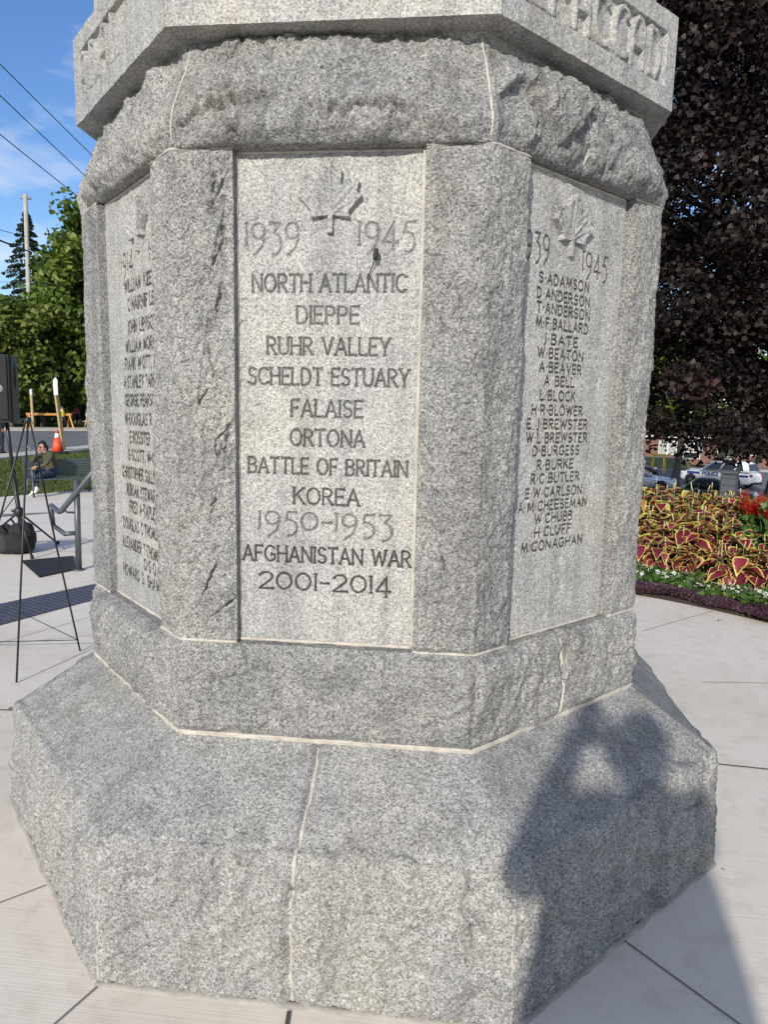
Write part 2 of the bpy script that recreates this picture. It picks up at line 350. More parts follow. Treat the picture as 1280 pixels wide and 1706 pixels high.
def course(name, i, prof, disp, du, dt, mat, urange=(0, 1), attrs=None, capdepth=.2, parent=None):
    """prof: list of (outward offset, z). disp(uu in metres from A, length, tt in metres, P) -> outward metres"""
    A, B, t, n, l = face(i)
    pr = np.array(prof, dtype=float); seg = np.hypot(np.diff(pr[:, 0]), np.diff(pr[:, 1])); s = np.concatenate([[0], np.cumsum(seg)])
    nt_ = max(2, int(s[-1] / dt) + 1); nu = max(2, int(l * (urange[1] - urange[0]) / du) + 1)
    tt = np.linspace(0, s[-1], nt_); off = np.interp(tt, s, pr[:, 0]); zz = np.interp(tt, s, pr[:, 1])
    sm = max(1, int(.011 / (s[-1] / nt_)))
    if len(prof) > 2:                          # soften the arris between the slopes
        k = np.ones(2 * sm + 1) / (2 * sm + 1); pad = np.pad(off, sm, mode='edge'); o2 = np.convolve(pad, k, 'valid'); pz = np.pad(zz, sm, mode='edge'); z2 = np.convolve(pz, k, 'valid')
        wgt = sstep(0, .05, np.minimum(tt, s[-1] - tt)); off = off + (o2 - off) * wgt; zz = zz + (z2 - zz) * wgt
    u = np.linspace(urange[0], urange[1], nu)
    bA, bB = bis(i), bis(i + 1)
    base = A[None, :] * (1 - u[:, None]) + B[None, :] * u[:, None]           # nu,2
    dirn = bA[None, :] * (1 - u[:, None]) + bB[None, :] * u[:, None]         # offset direction keeps faces parallel
    P = np.zeros((nt_, nu, 3)); P[..., :2] = base[None] + dirn[None] * off[:, None, None]; P[..., 2] = zz[:, None]
    dz = np.gradient(zz); do = np.gradient(off); ln = np.hypot(dz, do) + 1e-9
    nh, nv_ = dz / ln, -do / ln                                              # profile normal
    um = u * l
    D = disp(np.broadcast_to(um[None, :], (nt_, nu)), l, np.broadcast_to(tt[:, None], (nt_, nu)), P, s)
    edge = np.minimum(um, l - um); wb = (1 - sstep(0, .05, edge))[None, :, None]
    nn = n[None, None, :] * (1 - wb) + np.where((um < l / 2)[None, :, None], bA[None, None, :], bB[None, None, :]) * wb
    Q = P.copy(); Q[..., :2] += nn * (D * nh[:, None])[..., None]; Q[..., 2] += D * nv_[:, None]
    V = [Q.reshape(-1, 3)]; F = [grid_faces(nt_, nu)]; k = nt_ * nu
    for row in (0, nt_ - 1):                   # close top and bottom with flat returns
        a = Q[row].copy(); b = a.copy(); d = CEN[None, :] - b[:, :2]; d = d / np.linalg.norm(d, axis=1)[:, None]; b[:, :2] += d * capdepth
        V += [a, b]; f = np.stack([np.arange(nu - 1), np.arange(1, nu), np.arange(1, nu) + nu, np.arange(nu - 1) + nu], -1) + k
        F.append(f if row else f[:, ::-1]); k += 2 * nu
    for col, on in ((0, urange[0] > 0), (nu - 1, urange[1] < 1)):
        if not on: continue
        a = Q[:, col].copy(); b = a.copy(); b[:, :2] -= n[None] * .15
        V += [a, b]; f = np.stack([np.arange(nt_ - 1), np.arange(1, nt_), np.arange(1, nt_) + nt_, np.arange(nt_ - 1) + nt_], -1) + k
        F.append(f[:, ::-1] if col == 0 else f); k += 2 * nt_
    me = arr_mesh(name, np.concatenate(V), np.concatenate(F)[:, ::-1] if False else np.concatenate(F))
    o = link(name, me, mat, parent or memorial, smooth=True)
    return o, Q

def scarp(P, s):                               # fracture terraces: slow rise, sudden drop
    t = fbm(P, 3.3, 3, s + 90, .5) + .05 * vnoise(P * 30, s + 92)
    return .55 * sstep(-.012, .012, t) - .5 * np.clip(t, -.5, .5) - .25
def rock(P, a=1.0, s=0):                       # spalled, rock-faced relief, in units of about one
    wv = fbm(P * 1.0, 5.0, 3, s + 40) * .05
    Q = P + wv[..., None]
    return a * (.55 * fbm(Q, 6.0, 4, s, .55) + .9 * (worley(Q, 7.5, s + 3) - .45) + .32 * (worley(Q, 19.0, s + 7) - .45) + .13 * (worley(Q, 46.0, s + 8) - .45)
                + .16 * fbm(P, 60.0, 3, s + 20, .6) + scarp(P, s))
def pits(P, s=0): return .5 * fbm(P, 55.0, 3, s, .65) + .35 * (worley(P, 110.0, s) - .45)

def marg(um, l, m=.018): return sstep(0, m, np.minimum(um, l - um))

# base: rock-faced riser, axed weathering slope
def base_disp(um, l, tt, P, s):
    h = sstep(.05, .0, tt - (s[1] - .02)); e = marg(um, l, .03) * .8 + .2; lo = sstep(.02, .07, tt)
    slope = sstep(s[1] + .02, s[1] + .10, tt)
    rk = rock(P, 1, 3)
    d = h * (.028 * rk * e * lo + .006) + (1 - h) * (.0022 * fbm(P, 9, 3, 6) + .0012 * fbm(P, 70, 2, 9))
    d = d + .006 * sstep(.0, .12, np.minimum(tt, s[1] - tt)) * (tt < s[1]) * e
    d = d + .004 * fbm(P, 22, 3, 77) * (1 - slope)
    # old chips and scars along the arris
    ch = sstep(.42, .75, fbm(P, 4.3, 3, 91)) * np.exp(-((tt - s[1]) / .045) ** 2) * .012
    return d - ch + pits(P, 5) * (.0014 + .0046 * h)
def base_front(um, l, tt, P, s):
    d = base_disp(um, l, tt, P, s); j = um - l / 2 + .012 + .006 * np.sin(tt * 7)
    d = d - .016 * np.exp(-(j / .012) ** 2)
    for cx, cz, rx, rz in ((-.155, .30, .008, .03), (-.15, .25, .006, .02), (-.21, .15, .003, .05), (-.22, .34, .02, .06)):
        d = d - .02 * np.exp(-((P[..., 0] - cx - .05 * (P[..., 2] - cz)) / rx) ** 2 - ((P[..., 2] - cz) / rz) ** 2)
    return d
BQ = {}
for i in range(8):
    v = i in VIS
    o, BQ[i] = course('base_stone', i, [(.313, -.03), (.292, .435), (.010, .613)], base_front if i == 0 else base_disp, .0045 if v else .03, .0045 if v else .03, G_BASE)
# plinth
def plinth_disp(um, l, tt, P, s):
    e = marg(um, l, .022) * .75 + .25; b = sstep(0, .035, tt) * sstep(0, .03, s[-1] - tt)
    d = (.021 * rock(P, 1, 21) + .007) * e * b + pits(P, 8) * .0045
    return d
def plinth_right(um, l, tt, P, s):
    d = plinth_disp(um, l, tt, P, s); j = um - .405 - .01 * np.sin(tt * 11)
    return d - .018 * np.exp(-(j / .014) ** 2) + .008 * sstep(.0, .03, -j) * sstep(.2, .1, -j)
def plinth_left(um, l, tt, P, s):
    d = plinth_disp(um, l, tt, P, s)
    q = sstep(0, .10, s[-1] - tt)                                            # sunk wash at the top, belly below
    return d + .045 * np.sin(np.clip(tt / s[-1], 0, 1) * math.pi) * marg(um, l, .2) - .0 * q
PQ = {}
for i in range(8):
    v = i in VIS
    o, PQ[i] = course('plinth_stone', i, [(.014, .616), (.016, .87), (.002, .906)], {1: plinth_right, 7: plinth_left}.get(i, plinth_disp), .0045 if v else .03, .0045 if v else .03, G_ROUGH)
# rock-faced course under the cornice
LEDGE = np.array([(-.45, 2.375), (-.395, 2.38), (-.352, 2.402), (-.294, 2.407), (-.253, 2.412), (-.212, 2.391), (-.172, 2.41), (-.099, 2.402), (-.058, 2.395), (-.002, 2.379), (.054, 2.381), (.109, 2.397), (.172, 2.393), (.235, 2.362), (.282, 2.37), (.342, 2.389), (.365, 2.407), (.387, 2.435), (.45, 2.463)])
def cap_common(um, l, tt, P, s):
    q = np.clip(tt / s[-1], 0, 1); e = marg(um, l, .15) * .8 + .2
    belly = .044 * np.sin(np.clip(q, 0, 1) ** .7 * math.pi) ** .8
    return belly, q, e
def cap_disp(um, l, tt, P, s):
    belly, q, e = cap_common(um, l, tt, P, s)
    b = sstep(0, .05, tt) * sstep(0, .03, s[-1] - tt) * .85 + .15
    fo = np.where(P[..., 0] < -1.02, .35, np.where(P[..., 0] > 1.03, .7, 1.0))
    return belly * fo * (e * 1.0 - .16) + .033 * rock(P, 1, 55) * e * b + .014 * scarp(P, 56) * e * b + pits(P, 12) * .005
def cap_front(um, l, tt, P, s):
    d = cap_disp(um, l, tt, P, s); x = um - l / 2; z = P[..., 2]
    zl = np.interp(x.ravel(), LEDGE[:, 0], LEDGE[:, 1]).reshape(x.shape) + .010 * fbm(P, 38, 3, 3)
    dz = z - zl; m = marg(um, l, .06)
    br = np.clip(.55 + .9 * vnoise(P * np.array([11, 11, 3.]), 31), 0, 1.2)
    d = d + .024 * np.exp(-np.clip(dz, 0, 1) / .06) * sstep(-.0015, .0025, dz) * m * br - .032 * np.exp(-((dz + .003) / .0042) ** 2) * m * np.clip(br * 1.3 - .2, 0, 1) + .012 * sstep(-.02, -.06, dz) * m * (.5 + vnoise(P * 8, 33))
    return d
def cap_right(um, l, tt, P, s):
    d = cap_disp(um, l, tt, P, s); j = um - .375; z = P[..., 2]
    lf = sstep(.0, .025, -j)                                                  # the left-hand stone swells out, then breaks away below
    zl = 2.43 + .05 * np.sin(um * 19) + .012 * vnoise(P * 40, 8)
    d = d + lf * marg(um, l, .05) * (.042 * sstep(-.006, .01, z - zl) * sstep(2.63, 2.52, z) - .012)
    return d - .012 * np.exp(-(j / .010) ** 2)
def cap_left(um, l, tt, P, s):
    d = cap_disp(um, l, tt, P, s); j = um - (l - .38)
    return d - .010 * np.exp(-(j / .012) ** 2) - .020 * sstep(.45, .15, um) * marg(um, l, .05)
CQ = {}
for i in range(8):
    v = i in VIS
    o, CQ[i] = course('rock_faced_stone', i, [(.004, 2.319), (.014, 2.37), (-.080, 2.632)], {0: cap_front, 1: cap_right, 7: cap_left}.get(i, cap_disp), .0045 if v else .03, .0045 if v else .03, G_ROUGH, capdepth=.25)
# cornice with a sunk frieze of raised letters
GL_FR = dict(GL)
ARCH_A = (.6, [[(.02, 0), (.05, .55)] + arc(.3, .62, .25, .38, 180, 0, 10) + [(.56, 0)], [(.1, .42), (.5, .42)]])
ROUND_D = (.6, [[(.05, .02), (.05, 1)], [(.05, 1), (.3, .97)] + arc(.2, .5, .36, .47, 70, -40, 10) + [(.3, -.02), (.05, .06)]])
def frieze(chars, h, w, yc, centres, l):
    out = []
    for ch, c in zip(chars, centres):
        g = ARCH_A if ch == 'A' else ROUND_D if ch == 'D' else GL[ch]
        for pl in g[1]: out.append([(c + (px / max(g[0], .05) - .5) * w, yc + (py - .5) * h) for px, py in pl])
    return out
FR = {1: ('LERACCAD', (.06, .155, .25, .345, .443, .545, .637, .735)), 7: ('ADAL', (.085, .20, .315, .43)), 0: ('', ())}
for i in range(8):
    A, B, t, n, l = face(i); OFFC = .006; z0, z1 = 2.627, 2.915
    st = .0022 if i in VIS else .03
    le = l + 2 * OFFC * math.tan(R(22.5)); nu = int(le / st) + 1; nv = int((z1 - z0) / st) + 1
    U, Vv = np.meshgrid(np.linspace(0, le, nu), np.linspace(z0, z1, nv))
    uu = U - (le - l) / 2
    h = np.zeros_like(U)
    if i in VIS:
        e = np.minimum(np.minimum(uu - .055, l - .055 - uu), np.minimum(Vv - 2.693, 2.853 - Vv))
        h = -.018 * sstep(-.0015, .0025, e)
        D = stroke_dist(uu, Vv, frieze(FR[i][0], .138, .074, 2.773, FR[i][1], l), .02)
        h = h + .0165 * sstep(.0088, .0060, D) * (e > 0)
        P3 = np.stack([U, Vv, U * 0 + i], -1); h = h + .0009 * fbm(P3, 60, 2, 4) - .0025 * sstep(.3, .8, fbm(P3, 14, 3, 5)) * (e < .0)
    h = h * marg(U, le, .01)
    S = A - t * (le - l) / 2 + n * OFFC
    V3 = np.zeros(U.shape + (3,)); V3[..., :2] = S + t * U[..., None] + n * h[..., None]; V3[..., 2] = Vv
    V = [V3.reshape(-1, 3)]; F = [grid_faces(nv, nu)]; k = nu * nv
    for row in (0, nv - 1):
        a = V3[row].copy(); b = a.copy(); d = CEN - b[:, :2]; b[:, :2] += d / np.linalg.norm(d, axis=1)[:, None] * .3
        V += [a, b]; f = np.stack([np.arange(nu - 1), np.arange(1, nu), np.arange(1, nu) + nu, np.arange(nu - 1) + nu], -1) + k; F.append(f if row else f[:, ::-1]); k += 2 * nu
    link('cornice_stone', arr_mesh('cornice_stone', np.concatenate(V), np.concatenate(F)), G_CORN, memorial, True)
m_ = MB(); vs = [(p[0] * .94, (p[1] + .0745) * .94 - .0745, z) for z in (2.88, 3.25) for p in OCT]
m_.add(vs, [tuple(range(8, 16)), tuple(range(7, -1, -1))] + [(k, (k + 1) % 8, 8 + (k + 1) % 8, 8 + k) for k in range(8)])
m_.build('upper_block', G_CORN, memorial)
m_ = MB(); vs = [(p[0] * .93, (p[1] + .0745) * .93 - .0745, z) for z in (0.3, 2.7) for p in OCT]
m_.add(vs, [tuple(range(8, 16)), tuple(range(7, -1, -1))] + [(k, (k + 1) % 8, 8 + (k + 1) % 8, 8 + k) for k in range(8)])
m_.build('core', G_CORN, memorial)

# corner pilasters
ZP0, ZP1, PW, REC = .909, 2.317, .180, .028
CRACKS = [[(-.327, 2.262), (-.319, 2.235), (-.325, 2.204)], [(-.294, 2.235), (-.315, 2.194)], [(-.302, 2.132), (-.297, 2.084), (-.312, 2.044), (-.331, 2.012)],
          [(-.309, 1.954), (-.315, 1.913), (-.322, 1.894)], [(-.353, 1.839), (-.349, 1.763), (-.332, 1.726), (-.338, 1.678), (-.377, 1.623)],
          [(-.277, 1.566), (-.321, 1.515), (-.314, 1.471)], [(-.292, 1.528), (-.296, 1.463)], [(-.327, 1.347), (-.335, 1.31)], [(-.33, 1.147), (-.345, 1.109), (-.363, 1.068)], [(-.284, 1.038), (-.32, 1.008)]]
CRACKS1 = [[(.350, 1.545), (.362, 1.565), (.372, 1.590)], [(.358, 1.95), (.372, 1.915)], [(.318, 1.865), (.332, 1.845)], [(.41, 1.72), (.425, 1.78)], [(.345, 1.20), (.352, 1.165)]]
def pilaster(i):
    hi = i in (0, 1, 2, 7); st = .0017 if i == 0 else .0024 if i == 1 else .004 if hi else .03
    WA, WB = (.165 if i == 2 else .150 if i == 0 else PW), (.150 if i == 1 else PW)
    c = OCT[i]; t0 = face(i - 1)[2]; n0 = face(i - 1)[3]; t1 = face(i)[2]; n1 = face(i)[3]; b = bis(i)
    nh = max(3, int(PW / st) + 1); s = np.concatenate([np.linspace(-WA, 0, nh), np.linspace(0, WB, nh)[1:]]); nz_ = int((ZP1 - ZP0) / st) + 1; z = np.linspace(ZP0, ZP1, nz_)
    XY = np.where(s[:, None] < 0, c + t0 * s[:, None], c + t1 * s[:, None])
    wb = (1 - sstep(0, .03, np.abs(s)))[:, None]; nn = np.where(s[:, None] < 0, n0, n1) * (1 - wb) + b * wb
    P = np.zeros((nz_, len(s), 3)); P[..., :2] = XY; P[..., 2] = z[:, None]
    e = sstep(0, .024, np.where(s < 0, WA, WB) - np.abs(s))[None, :] * (.35 + .65 * sstep(0, .02, np.abs(s)))[None, :]
    bz = (sstep(0, .02, z - ZP0) * sstep(0, .02, ZP1 - z))[:, None] * .8 + .2
    amp = {0: .020, 1: .0175, 2: .016, 7: .016}.get(i, .011)
    D = (amp * rock(P * np.array([1, 1, .62]), 1, 60 + i) - amp * scarp(P * np.array([1, 1, .62]), 60 + i) + .0045 + .009 * fbm(P * np.array([1, 1, .5]), 4, 2, 70 + i)) * e * bz + pits(P, 14) * .0040
    if i in (0, 1):
        SS = np.broadcast_to(s[None, :] + OCT[i][0], P.shape[:2]); ZZ = np.broadcast_to(z[:, None], P.shape[:2])
        def cdist(X, Y, pl):
            D_ = np.full(X.shape, 9.0)
            for (x0, y0), (x1, y1) in zip(pl[:-1], pl[1:]):
                lx, ly = x1 - x0, y1 - y0; t = np.clip(((X - x0) * lx + (Y - y0) * ly) / (lx * lx + ly * ly), 0, 1); D_ = np.minimum(D_, np.hypot(X - x0 - t * lx, Y - y0 - t * ly))
            return D_
        for cr in (CRACKS if i == 0 else CRACKS1):
            jit = .004 * vnoise(P * 55, 3)
            D0 = cdist(SS + jit * 1.3, ZZ, cr)
            (xa, za), (xb, zb) = cr[0], cr[-1]
            side = ((SS - xa) * (za - zb) - (ZZ - za) * (xa - xb) * 1.0)
            lf = (side < 0)
            cw = np.clip(.0017 + .0015 * vnoise(P * 22, 9), .0007, .0032)
            D = D - .013 * np.exp(-(D0 / cw) ** 2) * sstep(.0007, .0014, cw) + np.where(lf, .0065, -.003) * np.exp(-(D0 / .035) ** 2) + (.0045 * fbm(P, 34, 3, 8) + .005 * (worley(P, 40, 4) - .45)) * np.exp(-(D0 / .045) ** 2)
    Q = P.copy(); Q[..., :2] += nn[None] * D[..., None]
    V = [Q.reshape(-1, 3)]; F = [grid_faces(nz_, len(s))]; k = nz_ * len(s)
    for col, n_ in ((0, n0), (len(s) - 1, n1)):     # dressed reveals down to the panels
        a = Q[:, col].copy(); bb = a.copy(); bb[:, :2] -= n_ * (REC + .05)
        V += [a, bb]; f = np.stack([np.arange(nz_ - 1), np.arange(1, nz_), np.arange(1, nz_) + nz_, np.arange(nz_ - 1) + nz_], -1) + k
        F.append(f if col else f[:, ::-1]); k += 2 * nz_
    return link('pilaster', arr_mesh('pilaster', np.concatenate(V), np.concatenate(F)), G_ROUGH, memorial, True)
for i in range(8): pilaster(i)

# inscription panels
LEAF = [(0, 1), (.11, .83), (.23, .87), (.20, .60), (.36, .74), (.40, .65), (.57, .68), (.52, .50), (.62, .43), (.36, .17), (.38, .06), (.05, .11), (.055, -.20), (-.055, -.20), (-.05, .11), (-.38, .06), (-.36, .17), (-.62, .43), (-.52, .50), (-.57, .68), (-.40, .65), (-.36, .74), (-.20, .60), (-.23, .87), (-.11, .83)]
def inside(X, Y, poly):
    r = np.zeros(X.shape, bool); n = len(poly)
    for k in range(n):
        (x0, y0), (x1, y1) = poly[k], poly[(k + 1) % n]
        c = ((y0 > Y) != (y1 > Y)) & (X < (x1 - x0) * (Y - y0) / ((y1 - y0) + 1e-12) + x0); r ^= c
    return r
FRONT = [('1939', -.1625, .153, 2.098, .060, .45, .9), ('1945', .1625, .157, 2.098, .060, .5, .9), ('NORTH ATLANTIC', 0, .440, 1.965, .047, .75, 1), ('DIEPPE', -.002, .178, 1.878, .047, .72, 1), ('RUHR VALLEY', 0, .355, 1.791, .047, .8, 1),
         ('SCHELDT ESTUARY', 0, .469, 1.705, .047, .82, 1), ('FALAISE', -.002, .208, 1.615, .047, .82, 1), ('ORTONA', 0, .218, 1.53, .047, .82, 1), ('BATTLE OF BRITAIN', 0, .471, 1.446, .045, .85, 1), ('KOREA', -.001, .194, 1.358, .047, .92, 1),
         ('1950-1953', -.004, .401, 1.282, .052, .6, 1), ('AFGHANISTAN WAR', -.001, .507, 1.181, .046, 1, .9), ('2001-2014', -.005, .399, 1.098, .050, 1, .9)]
ZR = [2.016, 1.971, 1.930, 1.887, 1.841, 1.799, 1.757, 1.716, 1.671, 1.626, 1.583, 1.540, 1.4995, 1.4555, 1.413, 1.368, 1.3255, 1.284, 1.241, 1.197]
NR = ['S·ADAMSON', 'D·ANDERSON', 'T·ANDERSON', 'M·F·BALLARD', 'J·BATE', 'W·BEATON', 'A·BEAVER', 'A BELL', 'L·BLOCK', 'H·R·BLOWER', 'E J·BREWSTER', 'W·L·BREWSTER', 'D·BURGESS', 'R·BURKE', 'R·C·BUTLER', 'E·W·CARLSON', 'A·M·CHEESEMAN', 'W·CHUBB', 'H·CLUFF', 'M·CONAGHAN']
WR = [(.250, .498), (.243, .506), (.246, .511), (.247, .506), (.284, .456), (.262, .4895), (.274, .484), (.301, .450), (.284, .461), (.247, .505), (.228, .5365), (.228, .538), (.263, .499), (.287, .4705), (.261, .508), (.2386, .5266), (.2075, .559), (.289, .4816), (.293, .476), (.231, .5455)]
RIGHT = [(tx, (a + b) / 2, b - a, z, .0285, 1.0, .85) for tx, (a, b), z in zip(NR, WR, ZR)] + [('1939', .2265, .125, 2.108, .058, .85, .8), ('1945', .525, .135, 2.092, .058, .85, .8)]
LT = [('WILLIAM KEE, M·M', .4935, 2.013, .40), ('C·NAIRNE LEE', .463, 1.951, .29), ('JOHN LEVISON', .470, 1.878, .285), ('WILLIAM MORRIS', .495, 1.815, .335), ('FRANK W·OTT, M·M', .5195, 1.755, .385), ('A·STANLEY PARKER', .525, 1.695, .375), ('GEORGE PEARSON', .519, 1.632, .335), ('W·DOUGLAS REID', .5255, 1.568, .345), ('E·ROSSITER', .482, 1.505, .215),
      ('G·SCOTT, M·C', .506, 1.443, .275), ('CHRISTOPHER SULLIVAN', .577, 1.378, .42), ('ADRIAN STEWART', .537, 1.3155, .335), ('FRED A·TAPLEY', .5106, 1.257, .30), ('DOUGLAS C·THOMSON', .5824, 1.19, .43), ('ALEXANDER T·THOMSON', .596, 1.119, .46), ('D·S·O.', .374, 1.068, .13), ('HOWARD S. SHAW', .5997, 1.013, .40)]
def panel(i):
    A, B, t, n, l = face(i); a, b = (.146 if i == 1 else PW - .004), l - (.146 if i == 7 else PW - .004)
    hi = i in VIS; st = .0016 if hi else .05
    nu = int((b - a) / st) + 1; nv = int((ZP1 - ZP0 + .02) / st) + 1
    U, Z = np.meshgrid(np.linspace(a, b, nu), np.linspace(ZP0 - .005, ZP1 + .015, nv))
    h = np.zeros_like(U); ink = np.zeros_like(U)
    rows = []
    if i == 0: rows = [(tx, l / 2 + cx, w_, z, hh, k, dp, 'c', .0034) for tx, cx, w_, z, hh, k, dp in FRONT]
    if i == 1: rows = [(tx, cx, w_, z, hh, k, dp, 'c', .0036 if hh < .04 else .0042) for tx, cx, w_, z, hh, k, dp in RIGHT]
    if i == 7: rows = [(tx, l - u0, w_ * .9, z, .037, 1.0, .85, 'l', .0046) for tx, u0, z, w_ in LT] + [('1914', l - .517, .113, 2.093, .058, 1, .8, 'l', .0046), ('1918', l - .251, .113, 2.093, .058, 1, .8, 'l', .0046)]
    for tx, cx, w_, z, hh, kk, dp, an, hw in rows:
        if tx == '1918': tx = '191'; w_ = .071
        D = stroke_dist(U, Z, layout(tx, w_, hh, an, cx, z, .19 if i == 0 else .27, .055 if i == 0 else 0), .016)
        pw = hw * (1.5 if tx in ('KOREA', '2001-2014', 'AFGHANISTAN WAR') else 1.0) if False else hw
        P3 = np.stack([U, Z, U * 0 + i], -1)
        wv = pw * (1 + .18 * vnoise(P3 * 120, 2)) if hi else pw
        g = np.clip(1 - D / (wv * 1.25), 0, 1); h = h - .0048 * dp * np.minimum(g * 1.5, 1)
        ink = np.maximum(ink, kk * sstep(1.2, .7, D / wv))
    if hi:
        P3 = np.stack([U, Z, U * 0 + 3 * i], -1); h = h + .0006 * fbm(P3, 130, 2, 5) + .0006 * fbm(P3, 8, 2, 6) - .0035 * sstep(.55, .8, fbm(P3, 21, 3, 16)) * sstep(.5, .8, fbm(P3, 3, 2, 15) + .5)
    V3 = np.zeros(U.shape + (3,)); V3[..., :2] = A + t * U[..., None] + n * (h - REC)[..., None]; V3[..., 2] = Z
    o = link('inscription_panel', arr_mesh('inscription_panel', V3.reshape(-1, 3), grid_faces(nv, nu), {'ink': ink.ravel()}), G_PANEL, memorial, True)
    if hi:                                          # carved maple leaf
        lc = {0: l / 2 + .004, 1: .385, 7: l - .335}[i]; zc = {0: 2.128, 1: 2.122, 7: 2.135}[i]; s_ = .155
        wl = {0: .145, 1: .150, 7: .150}[i]
        st2 = .0016; X, Y = np.meshgrid(np.arange(-.11, .11, st2), np.arange(-.055, .17, st2))
        poly = [(x * wl, y * s_) for x, y in LEAF]
        ins = inside(X, Y, poly).astype(float)
        for _ in range(2): ins = (ins + np.roll(ins, 1, 0) + np.roll(ins, -1, 0) + np.roll(ins, 1, 1) + np.roll(ins, -1, 1)) / 5
        veins = [[(0, -.02), (0, .14)], [(0, .03), (.055, .085)], [(0, .03), (-.055, .085)], [(0, .02), (.07, .06)], [(0, .02), (-.07, .06)]]
        dv_ = stroke_dist(X, Y, veins, .03)
        rr = np.hypot(X, (Y - .05))
        hh = .011 + .011 * np.clip(rr / .08, 0, 1.2) + .0022 * np.exp(-(dv_ / .003) ** 2) - .0028 * np.exp(-((dv_ - .009) / .0055) ** 2) + .003 * vnoise(np.stack([X * 40, Y * 40, X * 0], -1), 3)
        hh = np.where(np.abs(X) < .012, np.where(Y < .02, .016, hh), hh)
        H = sstep(.25, .75, ins) * hh - .002
        keep = H > -.0018; keep = keep | np.roll(keep, 1, 0) | np.roll(keep, 1, 1) | np.roll(keep, -1, 0) | np.roll(keep, -1, 1)
        F = grid_faces(*X.shape); F = F[keep.ravel()[F].all(1)]
        V3 = np.zeros(X.shape + (3,)); V3[..., :2] = A + t * (X + lc)[..., None] + n * (H - REC)[..., None]; V3[..., 2] = Y + zc
        ids, inv = np.unique(F, return_inverse=True)
        link('maple_leaf', arr_mesh('maple_leaf', V3.reshape(-1, 3)[ids], inv.reshape(F.shape), {'ink': np.zeros(len(ids))}), G_PANEL, o, True)
    return o
panels = [panel(i) for i in range(8)]

# mortar beds and joints
mo = MB()
def bead(pts, r, irr=.25, n=6, seed=0):
    pts = [Vector(p) for p in pts]; out = []; rr = []; rg = random.Random(seed)
    for a, b in zip(pts[:-1], pts[1:]):
        k = max(1, int((b - a).length / .02))
        for q in range(k): out.append(a.lerp(b, q / k)); rr.append(r * (1 + irr * (rg.random() * 2 - 1)))
    out.append(pts[-1]); rr.append(r); mo.tube(out, rr, n)
def ring(off, z, r, seed):
    P = [OCT[i % 8] + bis(i) * off for i in range(9)]; bead([(p[0], p[1], z) for p in P], r, .3, 6, seed)
ring(.012, .612, .0078, 1); ring(.015, .618, .005, 2)
for i in (0, 1, 2, 7):                              # under and over each pilaster
    c = OCT[i]; t0, t1 = face(i - 1)[2], face(i)[2]; b = bis(i)
    for z, off, rr in ((ZP0 - .001, .0, .0050), (ZP1 + .001, .0, .0042)):
        pts = [c - t0 * (.165 if i == 2 else .15 if i == 0 else PW) + face(i - 1)[3] * off, c + b * off, c + t1 * (.15 if i == 1 else PW) + face(i)[3] * off]
        bead([(p[0], p[1], z) for p in pts], rr, .3, 6, i)
for i in VIS:
    A, B, t, n, l = face(i)
    q = lambda u, z, o: tuple(A + t * u + n * o) + (z,)
    bead([q(.15 if i == 1 else PW, ZP0 + .003, -REC + .002), q(l - (.15 if i == 7 else PW), ZP0 + .003, -REC + .001)], .0055, .35, 6, 30 + i)
    bead([q(.152 if i == 1 else PW + .001, ZP1 - .002, -REC), q(l - (.151 if i == 7 else PW + .001), ZP1 - .002, -REC)], .004, .35, 6, 35 + i)
    if i: continue
    bead([q(PW + .003, ZP0, -REC + .001), q(PW + .003, ZP1, -REC + .001)], .0030, .4, 6, 40 + i)
    bead([q(l - PW - .004, ZP0, -REC + (.006 if i == 0 else .001)), q(l - PW - .004, ZP1, -REC + (.006 if i == 0 else .001))], .0065 if i == 0 else .003, .4, 6, 45 + i)
def along(Q, i, um, r, lo=0, hi=1.0, push=.0, seed=0):   # a bead lying in a vertical joint on a finished face
    l = face(i)[4]; n = face(i)[3]; nu = Q.shape[1]; nv = Q.shape[0]; pts = []
    for k in range(int(lo * nv), int(hi * nv), 4):
        c = min(nu - 1, max(0, int(round((um(k / nv) if callable(um) else um) / l * (nu - 1))))); p = Q[k, c].copy(); p[:2] += n * push; pts.append(tuple(p))
    bead(pts, r, .3, 6, seed)
l0 = face(0)[4]
along(BQ[0], 0, lambda q: l0 / 2 - .012 - .006 * math.sin(q * .8 * 7), .0062, .02, .99, -.003, 61)
along(BQ[0], 0, 0.004, .0022, .04, .46, -.0012, 62); along(BQ[0], 0, l0 - .004, .0022, .04, .46, -.0012, 63)
along(PQ[1], 1, lambda q: .405 + .01 * math.sin(q * .3 * 11), .006, .03, .97, .013, 64)
along(CQ[0], 0, 0.014, .0026, .03, .97, .0, 65); along(CQ[0], 0, l0 - .014, .0036, .03, .97, .0, 66)
along(CQ[1], 1, .375, .0035, .03, .97, .0, 67); along(CQ[7], 7, face(7)[4] - .38, .0022, .03, .97, -.001, 68)
mo.build('mortar_joint', MORTAR, memorial, True)
